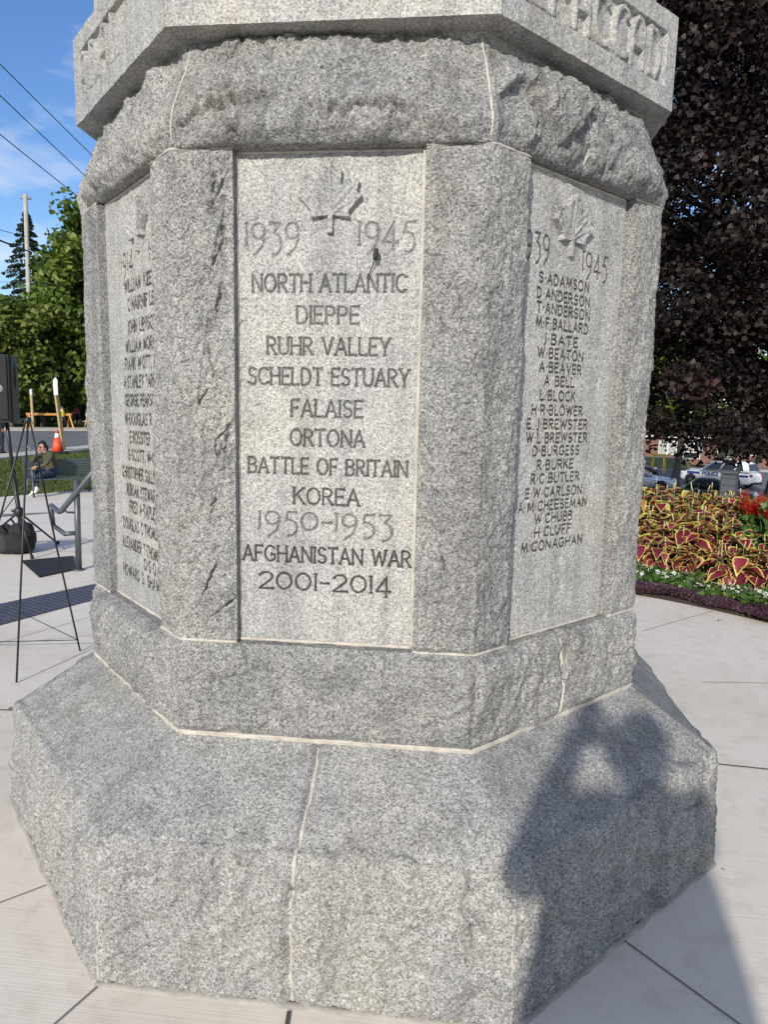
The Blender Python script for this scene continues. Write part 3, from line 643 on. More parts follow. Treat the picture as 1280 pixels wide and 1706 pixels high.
# smeared sealant where the base meets the paving
mo = MB(); P = [OCT[i % 8] + bis(i) * .318 for i in range(9)]
rg = random.Random(4); pts = []; rr = []
for a, b in zip(P[:-1], P[1:]):
    k = 60
    for q in range(k):
        p = a + (b - a) * q / k; pts.append((p[0] + rg.uniform(-.0015, .0015), p[1] + rg.uniform(-.0015, .0015), -.008)); rr.append(.017 * (1 + .12 * math.sin(q * .9 + a[0] * 7) * rg.random()))
mo.tube(pts, rr, 7); mo.build('sealant_bead', SEAL, memorial, True)
mo = MB(); mo.tube([(p[0] * .994, p[1] * .996, .003 + .002 * math.sin(k * 1.7)) for k, p in enumerate(pts)], [.005 + .003 * math.sin(k * .83) ** 2 for k in range(len(pts))], 6); mo.build('dirt_line', flat('packed_dirt', (.07, .055, .042), .95, var=.5, scale=30), memorial, True)
# little iron hook left in the panel
hk = MB(); hk.tube([(.134, -1.094, 2.044), (.134, -1.112, 2.044)], .004, 8); hk.tube([(.136, -1.112, 2.052), (.135, -1.116, 2.040), (.133, -1.114, 2.024)], [.007, .008, .006], 8)
hk.tube([(.133, -1.112, 2.028), (.124, -1.105, 2.005), (.110, -1.098, 1.977)], .0016, 6)
hk.build('iron_hook', flat('rusty_iron', (.03, .025, .022), .8), panels[0], True)
# ------------------------------------------------------------------ ground
def concrete(name, col, seed=0.0, brush=(0.6, 0.8)):
    m, t, b = nodemat(name); k = t.links.new
    g = N(t, 'ShaderNodeNewGeometry'); pos = g.outputs['Position']
    n1 = N(t, 'ShaderNodeTexNoise', Scale=.9, Detail=7.0, Roughness=.6); k(pos, n1.inputs[0])
    r1 = ramp(t, [(.3, tuple(c * k_ for c, k_ in zip(col, (.90, .88, .85)))), (.52, col), (.75, tuple(min(1, c * k_) for c, k_ in zip(col, (1.04, 1.05, 1.08))))]); k(n1.outputs[0], r1.inputs[0])
    mp = N(t, 'ShaderNodeMapping'); mp.inputs['Rotation'].default_value = (0, 0, R(-8)); mp.inputs['Scale'].default_value = (2.5, 210, 2); k(pos, mp.inputs[0])
    n2 = N(t, 'ShaderNodeTexNoise', Scale=1.0, Detail=4.0); k(mp.outputs[0], n2.inputs[0])
    r2 = ramp(t, [(.3, (.945, .945, .945)), (.7, (1.03, 1.03, 1.03))]); k(n2.outputs[0], r2.inputs[0])
    col_ = mixc(t, .75, r1.outputs[0], r2.outputs[0], 'MULTIPLY')
    n3 = N(t, 'ShaderNodeTexNoise', Scale=9.0, Detail=8.0, Roughness=.7); k(pos, n3.inputs[0])
    r3 = ramp(t, [(.36, (.82, .80, .78)), (.5, (1, 1, 1))]); k(n3.outputs[0], r3.inputs[0])
    col_ = mixc(t, .6, col_, r3.outputs[0], 'MULTIPLY')
    v = N(t, 'ShaderNodeTexVoronoi', Scale=3.1); k(pos, v.inputs['Vector'])
    r4 = ramp(t, [(.012, (.35, .32, .3)), (.03, (1, 1, 1))]); k(v.outputs['Distance'], r4.inputs[0])
    col_ = mixc(t, .7, col_, r4.outputs[0], 'MULTIPLY')
    k(col_, b.inputs['Base Color']); b.inputs['Roughness'].default_value = .85
    ad = N(t, 'ShaderNodeMath', operation='ADD'); k(n2.outputs[0], ad.inputs[0]); k(n3.outputs[0], ad.inputs[1])
    bp = N(t, 'ShaderNodeBump', Strength=.25, Distance=.004); k(ad.outputs[0], bp.inputs['Height']); k(bp.outputs[0], b.inputs['Normal'])
    return m
CONC = concrete('broomed_concrete', (.65, .595, .52))
CONC2 = concrete('old_concrete', (.46, .43, .38))
DARKJ = flat('joint_filler', (.06, .058, .055), .9)
SAW = flat('saw_cut', (.16, .15, .14), .9)

def terrain_h(x, y):
    d = np.hypot(x, y); az = np.arctan2(x, y)
    rgt = sstep(R(-6), R(12), az) * sstep(R(150), R(100), az)
    s_ = (x + 9.36) * .876 - (y - 10.52) * .482; lft = sstep(R(4), R(-8), az) * sstep(R(-110), R(-80), az) * sstep(5, 9, d)
    return -.34 * lft * sstep(-5.5, -1.5, s_) - .03 - 2.96 * rgt * sstep(9.5, 31, d) - .02 * sstep(5, 9, d)
rad = np.concatenate([[0], np.geomspace(3, 1500, 90)]); th = np.linspace(-math.pi, math.pi, 181)
RR, TT = np.meshgrid(rad, th, indexing='ij'); X, Y = RR * np.sin(TT), RR * np.cos(TT)
H = terrain_h(X, Y) + .04 * vnoise(np.stack([X * .2, Y * .2, X * 0], -1), 4) * sstep(14, 25, RR)
m, t, b = nodemat('lawn'); k = t.links.new
g = N(t, 'ShaderNodeNewGeometry'); n1 = N(t, 'ShaderNodeTexNoise', Scale=.55, Detail=6.0); k(g.outputs['Position'], n1.inputs[0])
r1 = ramp(t, [(.36, (.030, .060, .010)), (.5, (.055, .085, .016)), (.60, (.10, .105, .030)), (.72, (.20, .155, .075))]); k(n1.outputs[0], r1.inputs[0])
n2 = N(t, 'ShaderNodeTexNoise', Scale=38.0, Detail=5.0); k(g.outputs['Position'], n2.inputs[0])
r2 = ramp(t, [(.3, (.45, .45, .4)), (.7, (1.25, 1.25, 1.1))]); k(n2.outputs[0], r2.inputs[0])
k(mixc(t, .9, r1.outputs[0], r2.outputs[0], 'MULTIPLY'), b.inputs['Base Color']); b.inputs['Roughness'].default_value = .9; b.inputs['Specular IOR Level'].default_value = .15
bp = N(t, 'ShaderNodeBump', Strength=.8, Distance=.05); k(n2.outputs[0], bp.inputs['Height']); k(bp.outputs[0], b.inputs['Normal'])
LAWN = m
F = grid_faces(len(rad), len(th))
tag(link('lawn', arr_mesh('lawn', np.stack([X, Y, H], -1).reshape(-1, 3), F), LAWN, None, True), kind='structure')

def sheet(name, poly, z, mat, thick=None, kind='structure'):
    m_ = MB(); n = len(poly); vs = [(p[0], p[1], z) for p in poly]; fs = [tuple(range(n))]
    if thick:
        vs += [(p[0], p[1], z - thick) for p in poly]; fs += [(i, i + n, (i + 1) % n + n, (i + 1) % n) for i in range(n)]
    a = sum(poly[i][0] * poly[(i + 1) % n][1] - poly[(i + 1) % n][0] * poly[i][1] for i in range(n))
    if a < 0: fs = [tuple(reversed(f)) for f in fs]
    m_.add(vs, fs); return tag(m_.build(name, mat), kind=kind)
LL, LD, LN = np.array((-9.36, 10.52)), np.array((.482, .876)), np.array((.876, -.482))   # lawn edge; the paving falls gently towards it
sheet('plaza_paving', [tuple(LL + LN * 8.0 + LD * t) for t in (-33, 0, 4.5)] + [(1.2, 11.4), (6.3, 9.2), (9.2, 6), (14, 1), (14, -40), (-18, -40)], 0.0, CONC, .25)
ts, sv = np.linspace(-33, 4.5, 40), np.linspace(0, 8.0, 26); TT_, SS_ = np.meshgrid(ts, sv)
PV = np.zeros(TT_.shape + (3,)); PV[..., :2] = LL + LD * TT_[..., None] + LN * SS_[..., None]; PV[..., 2] = -.32 * (1 - sstep(.5, 7.0, SS_))
tag(link('lower_paving', arr_mesh('lower_paving', PV.reshape(-1, 3), grid_faces(*TT_.shape)[:, ::-1]), CONC, None, True), kind='structure')
def strip(name, segs, wd, z, mat):
    m_ = MB()
    for (x0, y0), (x1, y1) in segs:
        d = Vector((x1 - x0, y1 - y0)).normalized(); p = Vector((-d.y, d.x)) * wd / 2
        m_.add([(x0 - p.x, y0 - p.y, z), (x1 - p.x, y1 - p.y, z), (x1 + p.x, y1 + p.y, z), (x0 + p.x, y0 + p.y, z)], [(0, 1, 2, 3)])
    return tag(m_.build(name, mat), kind='structure')
strip('expansion_joint', [((1.53, .115), (6.5, -.25)), ((-1.93, .15), (-6, -.05)), ((-.02, -1.462), (-.005, -1.60))], .011, .004, DARKJ)
strip('saw_cut_joint', [((-.94, -1.075), (-4.3, -4.4)), ((-.565, -1.44), (-2.2, -5.6)), ((.95, -1.085), (3.9, -4.35)), ((-.005, -1.60), (.05, -6)), ((1.85, 2.16), (2.62, 2.85)), ((1.95, 1.16), (6, 1.62)),
                        ((-2.1, 2.3), (-6.5, 1.2)), ((-2.4, 4.4), (-8, 3.2))], .006, .004, SAW)
strip('dark_strip', [((-14.0, 3.2), (-5.2, 8.1))], .20, -.13, flat('brown_strip', (.20, .185, .17), .85, var=.25, scale=20))  # one flat dark brown strip laid across the lower plaza
# dark tactile warning strip with truncated domes
TA, TB = Vector((-2.60, 2.30)), Vector((-3.35, .43)); TA2, TB2 = Vector((-2.86, 2.80)), Vector((-3.85, .95))
TACT = flat('dark_tactile_paving', (.055, .06, .085), .6, var=.2, scale=12)
m_ = MB(); m_.add([(p.x, p.y, .005) for p in (TB, TA, TA2, TB2)], [(3, 2, 1, 0)])
nu_, nv_ = 40, 12
for i in range(nu_):
    for j in range(nv_):
        q_ = (i + .5 * (j % 2) + .25) / nu_; a = TB.lerp(TA, q_); c_ = TB2.lerp(TA2, q_); p = a.lerp(c_, (j + .5) / nv_)
        v0 = [(p.x + r_ * math.cos(q * math.pi / 3), p.y + r_ * math.sin(q * math.pi / 3), z_) for r_, z_ in ((.017, .005), (.010, .011)) for q in range(6)]
        m_.add(v0, [tuple(range(6, 12))] + [(q, (q + 1) % 6, 6 + (q + 1) % 6, 6 + q) for q in range(6)])
tag(m_.build('tactile_paving', TACT), kind='structure')
# road, kerbs and walks on the left
def asphalt():
    m, t, b = nodemat('asphalt'); k = t.links.new; g = N(t, 'ShaderNodeNewGeometry')
    n1 = N(t, 'ShaderNodeTexNoise', Scale=.4, Detail=6.0); k(g.outputs['Position'], n1.inputs[0]); r1 = ramp(t, [(.3, (.10, .10, .105)), (.7, (.15, .15, .152))]); k(n1.outputs[0], r1.inputs[0])
    k(r1.outputs[0], b.inputs['Base Color']); b.inputs['Roughness'].default_value = .85; return m
ASPH = asphalt()
sheet('road', [(-13.5, -4), (-15.09, 18.64), (-15.83, 26.25), (-16.5, 40), (-17, 62), (-26.1, 44.9), (-30.3, 40.1), (-70, -4)], 0.0, ASPH, .2)
sheet('near_walk', [(-11.6, -4), (-13.75, 16.4), (-14.3, 23.54), (-15.0, 40), (-16.45, 40), (-15.78, 26.25), (-15.04, 18.64), (-13.45, -4)], .03, CONC2, .3)
sheet('far_kerb', [(-26.12, 44.93), (-30.33, 40.13), (-70, -3.8), (-71, -2.4), (-31.3, 41.2), (-27.1, 46.0), (-18, 64), (-17.03, 62.05)], .14, CONC2, .3)
sheet('far_walk', [(-28.1, 47.0), (-32.3, 42.2), (-72, -1.2), (-75, 2), (-34.5, 44.9), (-30.3, 49.7), (-21, 68), (-19, 66)], .10, CONC2, .3)
# parking court lower down on the right
sheet('parking_court', [(6, 31), (34, 22), (66, 54), (44, 74), (10, 66)], -2.96, ASPH, .2)
sheet('lower_walk', [(8.2, 66.2), (41.7, 68.5), (42.8, 66.2), (9, 62.3)], -2.92, CONC2, .2)
# concrete steps behind the rail
m_ = MB()
for k_ in range(4):
    m_.box((-2.15 + .32 * k_, 4.05 + .2 * k_, .075 + .15 * k_), (1.3 - .0 * k_, 1.7, .15), R(35), bev=.012)
tag(m_.build('steps', CONC), kind='structure')

# grass blades where the lawn is seen
GP = []
for _ in range(26000):
    u_ = RNG.uniform(-30, 215); v_ = RNG.uniform(748, 824); p = gnd(u_, v_, -.33)
    if (p.x + 9.36) * .876 - (p.y - 10.52) * .482 > -.05: continue
    if p.x < -13.9 or math.hypot(p.x, p.y) > 34: continue
    GP.append((p.x, p.y))
GP = np.array(GP); n_ = len(GP); a_ = RNG.uniform(0, 6.28, n_); hgt = RNG.uniform(.035, .085, n_); wd = RNG.uniform(.008, .018, n_); ln = RNG.normal(0, .03, (n_, 2))
Vg = np.zeros((n_, 3, 3)); Vg[:, 0, :2] = GP + np.stack([np.cos(a_), np.sin(a_)], -1) * wd[:, None]; Vg[:, 1, :2] = GP - np.stack([np.cos(a_), np.sin(a_)], -1) * wd[:, None]; Vg[:, 2, :2] = GP + ln; gz = terrain_h(GP[:, 0], GP[:, 1]); Vg[:, :2, 2] = (gz - .02)[:, None]; Vg[:, 2, 2] = gz + hgt
def leafmat(name, stops, rough=.55, trans=.25, spec=.35):
    """leaf whose own colour varies from leaf to leaf"""
    m, t, b = nodemat(name); k = t.links.new; a = N(t, 'ShaderNodeAttribute', attribute_name='rnd'); r = ramp(t, stops); k(a.outputs['Fac'], r.inputs[0])
    k(r.outputs[0], b.inputs['Base Color']); b.inputs['Roughness'].default_value = rough; b.inputs['Specular IOR Level'].default_value = spec
    if trans > 0:
        tr = N(t, 'ShaderNodeBsdfTranslucent'); k(r.outputs[0], tr.inputs[0]); ms = N(t, 'ShaderNodeMixShader'); ms.inputs[0].default_value = trans
        k(b.outputs[0], ms.inputs[1]); k(tr.outputs[0], ms.inputs[2]); k(ms.outputs[0], t.nodes['Material Output'].inputs[0])
    return m
GRASS = leafmat('grass_blades', [(0, (.045, .085, .014)), (.6, (.075, .115, .022)), (1, (.19, .17, .06))], .6, .2)
tag(link('grass', arr_mesh('grass', Vg.reshape(-1, 3), np.arange(n_ * 3).reshape(-1, 3), {'rnd': np.repeat(RNG.random(n_), 3)}), GRASS), kind='stuff')

# ------------------------------------------------------------------ trees
def leaf_cloud(cent, rad, n, size, shape='kite', fac=None, droop=.3):
    """n small leaves scattered round cluster centres; returns V,F,rnd"""
    K = len(cent); ci = RNG.integers(0, K, n); d = RNG.normal(0, 1, (n, 3)); d /= np.linalg.norm(d, axis=1)[:, None]
    rr = RNG.random(n) ** .45; P = cent[ci] + d * (rad[ci] * rr)[:, None] * np.array([1, 1, .75])
    nrm = d * .55 + RNG.normal(0, .6, (n, 3)) + np.array([0, 0, .45]); nrm /= np.linalg.norm(nrm, axis=1)[:, None]
    ax = RNG.normal(0, 1, (n, 3)); ax[:, 2] -= droop; ax -= nrm * (ax * nrm).sum(1)[:, None]; ax /= np.linalg.norm(ax, axis=1)[:, None]
    bx = np.cross(nrm, ax); s = (size * RNG.uniform(.65, 1.3, n))[:, None]
    if shape == 'kite': pts = [(0, -.5, 0), (.32, .02, .08), (0, .55, -.05), (-.32, .02, .08)]
    else: pts = [(0, -.5, 0), (.52, -.28, .06), (.34, .10, .02), (0, .58, -.10), (-.34, .10, .02), (-.52, -.28, .06)]
    V = np.stack([P + ax * s * q[1] + bx * s * q[0] + nrm * s * q[2] for q in pts], 1); k = len(pts)
    rnd = np.clip(RNG.random(K)[ci] * .55 + RNG.random(n) * .45, 0, 1)
    return V.reshape(-1, 3), np.arange(n * k).reshape(-1, k), np.repeat(rnd, k)
BARK = flat('grey_bark', (.095, .080, .066), .95, var=.35, scale=9, bump=1.0, bscale=26)
BARKD = flat('dark_bark', (.035, .030, .028), .95, var=.35, scale=9, bump=1.0, bscale=26)
def limbs(mb, base, h, r, crown_c, crown_r, nl, seed):
    rg = random.Random(seed); b = Vector(base); top = Vector((crown_c[0], crown_c[1], crown_c[2] + crown_r[2] * .45))
    pts = [b]; rr = [r * 1.25]
    for q in (.12, .35, .6, .85, 1): pts.append(b.lerp(top, q) + Vector((rg.uniform(-1, 1), rg.uniform(-1, 1), 0)) * r * .6); rr.append(r * (1.05 - q * .9))
    mb.tube(pts, rr, 10)
    for k in range(nl):
        q = rg.uniform(.28, .8); s = b.lerp(top, q); a = k * 2.4 + rg.random(); e = Vector(crown_c) + Vector((math.cos(a) * crown_r[0], math.sin(a) * crown_r[1], rg.uniform(-.5, .6) * crown_r[2])) * rg.uniform(.55, .85)
        mid = s.lerp(e, .5) + Vector((0, 0, .08 * (e - s).length)); r0 = r * (1 - q) * .6
        mb.tube([s, mid, e], [r0, r0 * .6, r0 * .2], 6)
def crown_clusters(c, rad, K, seed, shell=.55, bumps=.25):
    rg = np.random.default_rng(seed); d = rg.normal(0, 1, (K, 3)); d /= np.linalg.norm(d, axis=1)[:, None]
    q = shell + (1 - shell) * rg.random(K) ** .7; wob = 1 + bumps * vnoise(d * 2.1 + seed, seed)
    return np.array(c) + d * (q * wob)[:, None] * np.array(rad)
def tree(name, base, r, c, rad, K, crad, n, size, leafm, bark, label, cat='tree', group=None, seed=1, shape='kite', shell=.55, nl=10):
    root = empty(name, base); tag(root, label, cat, group)
    b = Vector(base); m_ = MB(); limbs(m_, (0, 0, -.3), c[2] - b.z, r, (c[0] - b.x, c[1] - b.y, c[2] - b.z), rad, nl, seed); m_.build('trunk', bark, root, True)
    cen = crown_clusters((c[0] - b.x, c[1] - b.y, c[2] - b.z), rad, K, seed, shell); cr = np.random.default_rng(seed + 3).uniform(.6, 1.3, K) * crad
    V, F, rn = leaf_cloud(cen, cr, n, size, shape)
    link('crown', arr_mesh('crown', V, F, {'rnd': rn}), leafm, root)
    return root
GREEN = leafmat('green_leaf', [(0, (.045, .085, .012)), (.45, (.095, .155, .022)), (.8, (.16, .22, .038)), (1, (.25, .26, .07))], .5, .3)
GREEN2 = leafmat('yellowish_leaf', [(0, (.05, .085, .014)), (.5, (.11, .15, .026)), (1, (.23, .24, .06))], .55, .3)
NEEDLE = leafmat('spruce_needles', [(0, (.010, .022, .012)), (.6, (.022, .038, .020)), (1, (.05, .06, .035))], .7, .1)
PURPLE = leafmat('purple_leaf', [(0, (.008, .006, .007)), (.5, (.015, .010, .0095)), (.88, (.026, .014, .012)), (.97, (.055, .016, .015)), (1, (.08, .06, .025))], .58, .05, .28)
p = at(170, 700, 62); p.z = -.1
tree('maple_tree', p, .38, (p.x, p.y, 9.6), (4.3, 4.6, 8.2), 230, 1.5, 26000, .40, GREEN, BARK, 'tall green maple across the road, its crown close behind the memorial edge', seed=3, shape='leaf')
p = at(200, 700, 70); p.z = -.1
tree('maple_tree', p, .42, (p.x, p.y, 9.6), (7.0, 6.0, 8.2), 200, 1.9, 16000, .48, GREEN, BARK, 'larger green maple mostly hidden behind the memorial on the left', seed=5, shape='leaf')
p = at(72, 700, 66); p.z = -.1
tree('linden_tree', p, .25, (p.x, p.y, 5.9), (3.6, 3.4, 4.5), 110, 1.2, 11000, .36, GREEN, BARK, 'rounded green linden below the tall spruce, beside the utility pole', seed=8, shape='leaf')
p = at(18, 700, 60); p.z = -.1
tree('ash_tree', p, .2, (p.x, p.y, 5.6), (4.6, 3.6, 4.4), 120, 1.2, 11000, .34, GREEN2, BARK, 'low yellowish green ash tree at the far left above the loudspeaker', seed=11, shape='leaf')
p = at(-60, 700, 66); p.z = -.1
tree('ash_tree', p, .2, (p.x, p.y, 5.0), (5.0, 4.0, 4.6), 90, 1.3, 6000, .36, GREEN2, BARK, 'green ash tree just past the left edge of the far lawn', seed=12, shape='leaf')
# shrubs along the far lawn
for q_, (u_, dd, hh, lab) in enumerate([(60, 72, 2.6, 'clipped dark shrub behind the orange barricade'), (98, 76, 2.2, 'loose green shrub behind the person in the yellow vest'), (150, 74, 2.8, 'dense green shrub beside the memorial edge, past the far walk'), (20, 76, 3.0, 'tall dark shrub behind the loudspeaker stand')]):
    p = at(u_, 700, dd); p.z = -.1
    tree('shrub', p, .08, (p.x, p.y, hh * .5), (2.6, 2.0, hh * .52), 40, .7, 3600, .22, GREEN if q_ % 2 else GREEN2, BARK, lab, 'shrub', seed=20 + q_, nl=5, shell=.3)
# spruce
def spruce(base, h, rb, label, seed):
    root = tag(empty('spruce_tree', base), label, 'tree'); m_ = MB(); m_.tube([(0, 0, -.3), (0, 0, h * .5), (.05, 0, h)], [.35, .2, .03], 8); rg = np.random.default_rng(seed)
    cen = []; cr = []
    for k_ in range(150):
        q = (k_ / 150) ** .85; z = h * (.08 + .92 * q); rr = rb * (1 - q) ** .9 * rg.uniform(.6, 1.15) + .12; a = k_ * 2.399 + rg.uniform(-.3, .3); e = Vector((math.cos(a) * rr, math.sin(a) * rr, z - rr * .22))
        m_.tube([(0, 0, z), e], [.05 * (1 - q) + .015, .012], 4)
        for f in (.35, .6, .8, 1.0):
            cen.append((e.x * f, e.y * f, z - rr * .22 * f ** 1.5)); cr.append(.14 + .26 * rr / rb + (.08 if f < 1 else 0))
    m_.build('trunk', BARKD, root, True)
    V, F, rn = leaf_cloud(np.array(cen), np.array(cr), 15000, .26, 'kite', droop=.9); V[:, 2] -= .0
    link('crown', arr_mesh('crown', V, F, {'rnd': rn}), NEEDLE, root)
p = at(60, 700, 78); p.z = -.1
spruce(p, 20.6, 6.2, 'tall dark spruce with drooping branches standing behind the utility pole', 31)

# ------------------------------------------------------------------ utility pole and wires
WOOD = flat('weathered_pole_wood', (.36, .34, .31), .85, var=.2, scale=3, bump=.4, bscale=40)
WIRE = flat('cable_black', (.012, .012, .013), .6); WIREG = flat('cable_grey', (.22, .22, .22), .6)
pb = at(56, 720, 67); pb.z = -.1; pt = at(41.5, 324, 67)
pole = tag(empty('utility_pole', pb), 'pale wooden utility pole standing in front of the dark spruce', 'pole')
dv = pt - pb; m_ = MB(); m_.tube([(0, 0, -.2), dv * .5, dv], [.21, .19, .165], 12); m_.build('shaft', WOOD, pole, True)
m_ = MB(); m_.box(dv * .985, (.9, .12, .14), R(30), bev=.01)
for s_ in (-.36, .36): m_.lathe([(.03, 0), (.045, .05), (.02, .12)], dv * .985 + Vector((s_ * .86, s_ * .5, .05)), 8)
m_.build('crossarm', flat('grey_insulator', (.22, .22, .23), .5), pole, True)
def wire(a, b, sag, r, mat, label, name='overhead_wire'):
    a, b = Vector(a), Vector(b); m_ = MB(); pts = [a.lerp(b, k / 24) - Vector((0, 0, sag * 4 * (k / 24) * (1 - k / 24))) for k in range(25)]
    m_.tube(pts, r, 6); tag(m_.build(name, mat, None, True), label, 'wire', 'overhead wires')
wire(at(-150, -42, 30), at(420, 512, 95), .3, .022, WIRE, 'topmost of the three black wires crossing the sky left of the memorial')
wire(at(-150, 17, 30), at(420, 545, 95), .3, .022, WIRE, 'middle one of the three black wires crossing the sky left of the memorial')
wire(at(-150, 104, 30), at(420, 548, 95), .3, .022, WIRE, 'lowest of the three black wires crossing the sky left of the memorial')
wire(at(-140, 343, 30), at(47, 395, 66.6), .05, .02, WIRE, 'thin black wire running from the left to the middle of the utility pole')
wire(at(-140, 340, 28), at(49, 419, 66.6), .08, .055, WIRE, 'thick black cable reaching the utility pole below the thin wire')
wire(at(-90, 468, 70), at(150, 470, 76), .05, .024, WIREG, 'upper grey service wire across the lower part of the utility pole')
wire(at(-90, 479, 70), at(150, 476, 76), .10, .024, WIREG, 'lower grey service wire across the lower part of the utility pole')

# ------------------------------------------------------------------ things on the left
BLACK = flat('black_enamel', (.010, .010, .011), .45); BLACKC = flat('black_cloth', (.014, .014, .016), .9, bump=.4, bscale=300)
STEEL = flat('grey_painted_steel', (.085, .095, .105), .42, .35, var=.12)
ea = tag(empty('display_easel', (-2.25, .85, 0)), 'thin black wire display easel standing on the plaza beside the memorial', 'easel')
EO = Vector((-2.25, .85, 0)); fa, fb, fc_ = gnd(27, 1138) - EO, gnd(133, 1085) - EO, gnd(-64, 1090) - EO
ap = at(46, 700, 4.55) - EO
for f_, q_ in ((fa, .0), (fb, .012), (fc_, -.012)):
    m_ = MB(); m_.tube([f_ + Vector((0, 0, .004)), f_.lerp(ap, .5), ap + Vector((q_, 0, 0)) * 1.0], .0058, 8); m_.build('leg', BLACK, ea, True)
m_ = MB(); m_.tube([fc_.lerp(ap, .055), fb.lerp(ap, .055)], .0028, 6); m_.build('brace', BLACK, ea, True); m_ = MB(); m_.tube([fb.lerp(ap, .056), fa.lerp(ap, .27), fc_.lerp(ap, .056)], .0026, 6); m_.build('brace', BLACK, ea, True); m_ = MB(); m_.tube([fa.lerp(ap, .76), fc_.lerp(ap, .62)], .003, 6)
m_.build('brace', BLACK, ea, True)
m_ = MB(); m_.lathe([(.006, -.02), (.014, -.01), (.016, .01), (.006, .02)], ap, 10); m_.build('top_cap', BLACK, ea, True)
ch = MB(); a_ = fa.lerp(ap, .90)
for k_ in range(4):
    c_ = a_ + Vector((.012 + .010 * (k_ % 2), -.01, -.014 * k_)); ch.tube([c_ + Vector((.004 * math.cos(q), .002, .007 * math.sin(q))) for q in np.linspace(0, 6.28, 9)], .0016, 5)
ch.build('chain', flat('dull_zinc', (.3, .3, .3), .4, .6), ea, True)

ss = at(36, 905, 8.15); ss.z = 0
st = tag(empty('speaker_stand', ss), 'black tripod stand carrying the loudspeaker at the left edge', 'stand')
hub = at(31, 853, 8.15) - ss; top = at(9, 700, 8.15) - ss
m_ = MB(); m_.tube([hub.lerp(top, -.28), hub, hub.lerp(top, .42)], .024, 10); m_.build('lower_tube', BLACK, st, True)
m_ = MB(); m_.tube([hub.lerp(top, .40), top + Vector((0, 0, .12))], .019, 10); m_.build('upper_tube', BLACK, st, True)
m_ = MB(); m_.lathe([(.03, -.05), (.045, -.03), (.045, .03), (.03, .05)], hub, 10); m_.tube([hub + Vector((-.07, -.02, .02)), hub + Vector((-.03, 0, 0))], .014, 8); m_.build('collar', BLACK, st, True); m_ = MB(); m_.lathe([(.026, -.03), (.026, .03)], hub.lerp(top, .42), 10); m_.build('clamp', BLACK, st, True)
low = hub.lerp(top, -.25)
for f_ in (gnd(96, 907) - ss, gnd(53, 931) - ss, gnd(-30, 905) - ss):
    l_ = MB(); l_.tube([hub + (f_ - hub) * .02, f_ + Vector((0, 0, .012))], .011, 8); lo = l_.build('leg', BLACK, st, True)
    l_ = MB(); l_.lathe([(.018, -.012), (.018, .02), (.01, .03)], f_ + Vector((0, 0, .012)), 8); l_.build('rubber_foot', BLACKC, lo, True)
    l_ = MB(); l_.tube([low, f_.lerp(hub, .45)], .006, 6); l_.build('strut', BLACK, st, True)
# loudspeaker
GRILLE = flat('dark_grille', (.014, .014, .015), .55, .2, bump=.8, bscale=260)
sp_c = at(-6, 648, 8.15); yw = math.atan2(CAM.y - sp_c.y, CAM.x - sp_c.x)
sp = tag(empty('loudspeaker', (sp_c.x, sp_c.y, sp_c.z - .34), yw + R(90) + R(-27)), 'black loudspeaker cabinet with a dark grey front, up on the tripod stand', 'loudspeaker')
m_ = MB(); vs = []
for z_ in (0, .68):
    for x_, y_ in ((-.2, -.16), (.2, -.16), (.2, -.10), (.12, .20), (-.12, .20), (-.2, -.10)): vs.append((x_, y_ + (.02 if z_ else 0), z_))
m_.add(vs, [(5, 4, 3, 2, 1, 0), (6, 7, 8, 9, 10, 11)] + [(k_, (k_ + 1) % 6, 6 + (k_ + 1) % 6, 6 + k_) for k_ in range(6)])
m_.build('cabinet', flat('black_plastic', (.006, .006, .007), .6, spec=.25), sp)
m_ = MB(); m_.box((0, -.160, .345), (.375, .016, .635), M=Matrix.Rotation(R(-1.7), 4, 'X'), bev=.012); m_.build('grille', GRILLE, sp)
m_ = MB(); m_.lathe([(.0, -.004), (.036, -.004), (.036, .004), (.028, .006)], (.11, -.165, .34), 16, M=Matrix.Rotation(R(90), 4, 'X')); m_.build('badge', flat('badge_grey', (.12, .12, .12), .4), sp)
m_ = MB(); m_.tube([(.155, .05, .62), (.165, .05, .55), (.165, .05, .40), (.155, .05, .33)], .012, 8); m_.build('handle', BLACK, sp, True)
# backpack
bp_ = gnd(27, 921); bk = tag(empty('backpack', bp_, R(20)), 'black backpack slumped on the plaza behind the tripod stand', 'bag')
def blob(name, c, s, mat, parent, seed, n=28, pw=2.6, amp=.12):
    uu, vv = np.meshgrid(np.linspace(-math.pi, math.pi, n), np.linspace(-math.pi / 2, math.pi / 2, n // 2))
    f = lambda x, p: np.sign(x) * np.abs(x) ** (2 / p)
    X = f(np.cos(vv), pw) * f(np.cos(uu), pw); Y = f(np.cos(vv), pw) * f(np.sin(uu), pw); Z = f(np.sin(vv), pw); P = np.stack([X, Y, Z], -1)
    P = P * (1 + amp * fbm(P, 1.7, 3, seed))[..., None]; P = P * np.array(s) + np.array(c)
    return link(name, arr_mesh(name, P.reshape(-1, 3), grid_faces(*uu.shape)), mat, parent, True)
blob('main_pocket', (.06, 0, .165), (.145, .12, .18), BLACKC, bk, 3); blob('front_pocket', (.02, -.12, .13), (.13, .06, .11), BLACKC, bk, 4); blob('side_flap', (-.10, .02, .22), (.07, .06, .10), BLACKC, bk, 5)
m_ = MB()
for s_ in (-.06, .06): m_.tube([(s_, .10, .36), (s_, .20, .30), (s_, .20, .12), (s_, .12, .03)], .012, 6)
m_.tube([(-.03, 0, .39), (0, -.02, .45), (.05, 0, .40)], .008, 6); m_.build('strap', BLACKC, bk, True)
bp2 = gnd(-4, 922); b2 = tag(empty('shoulder_bag', bp2, R(-10)), 'dark grey shoulder bag lying at the left edge beside the backpack', 'bag')
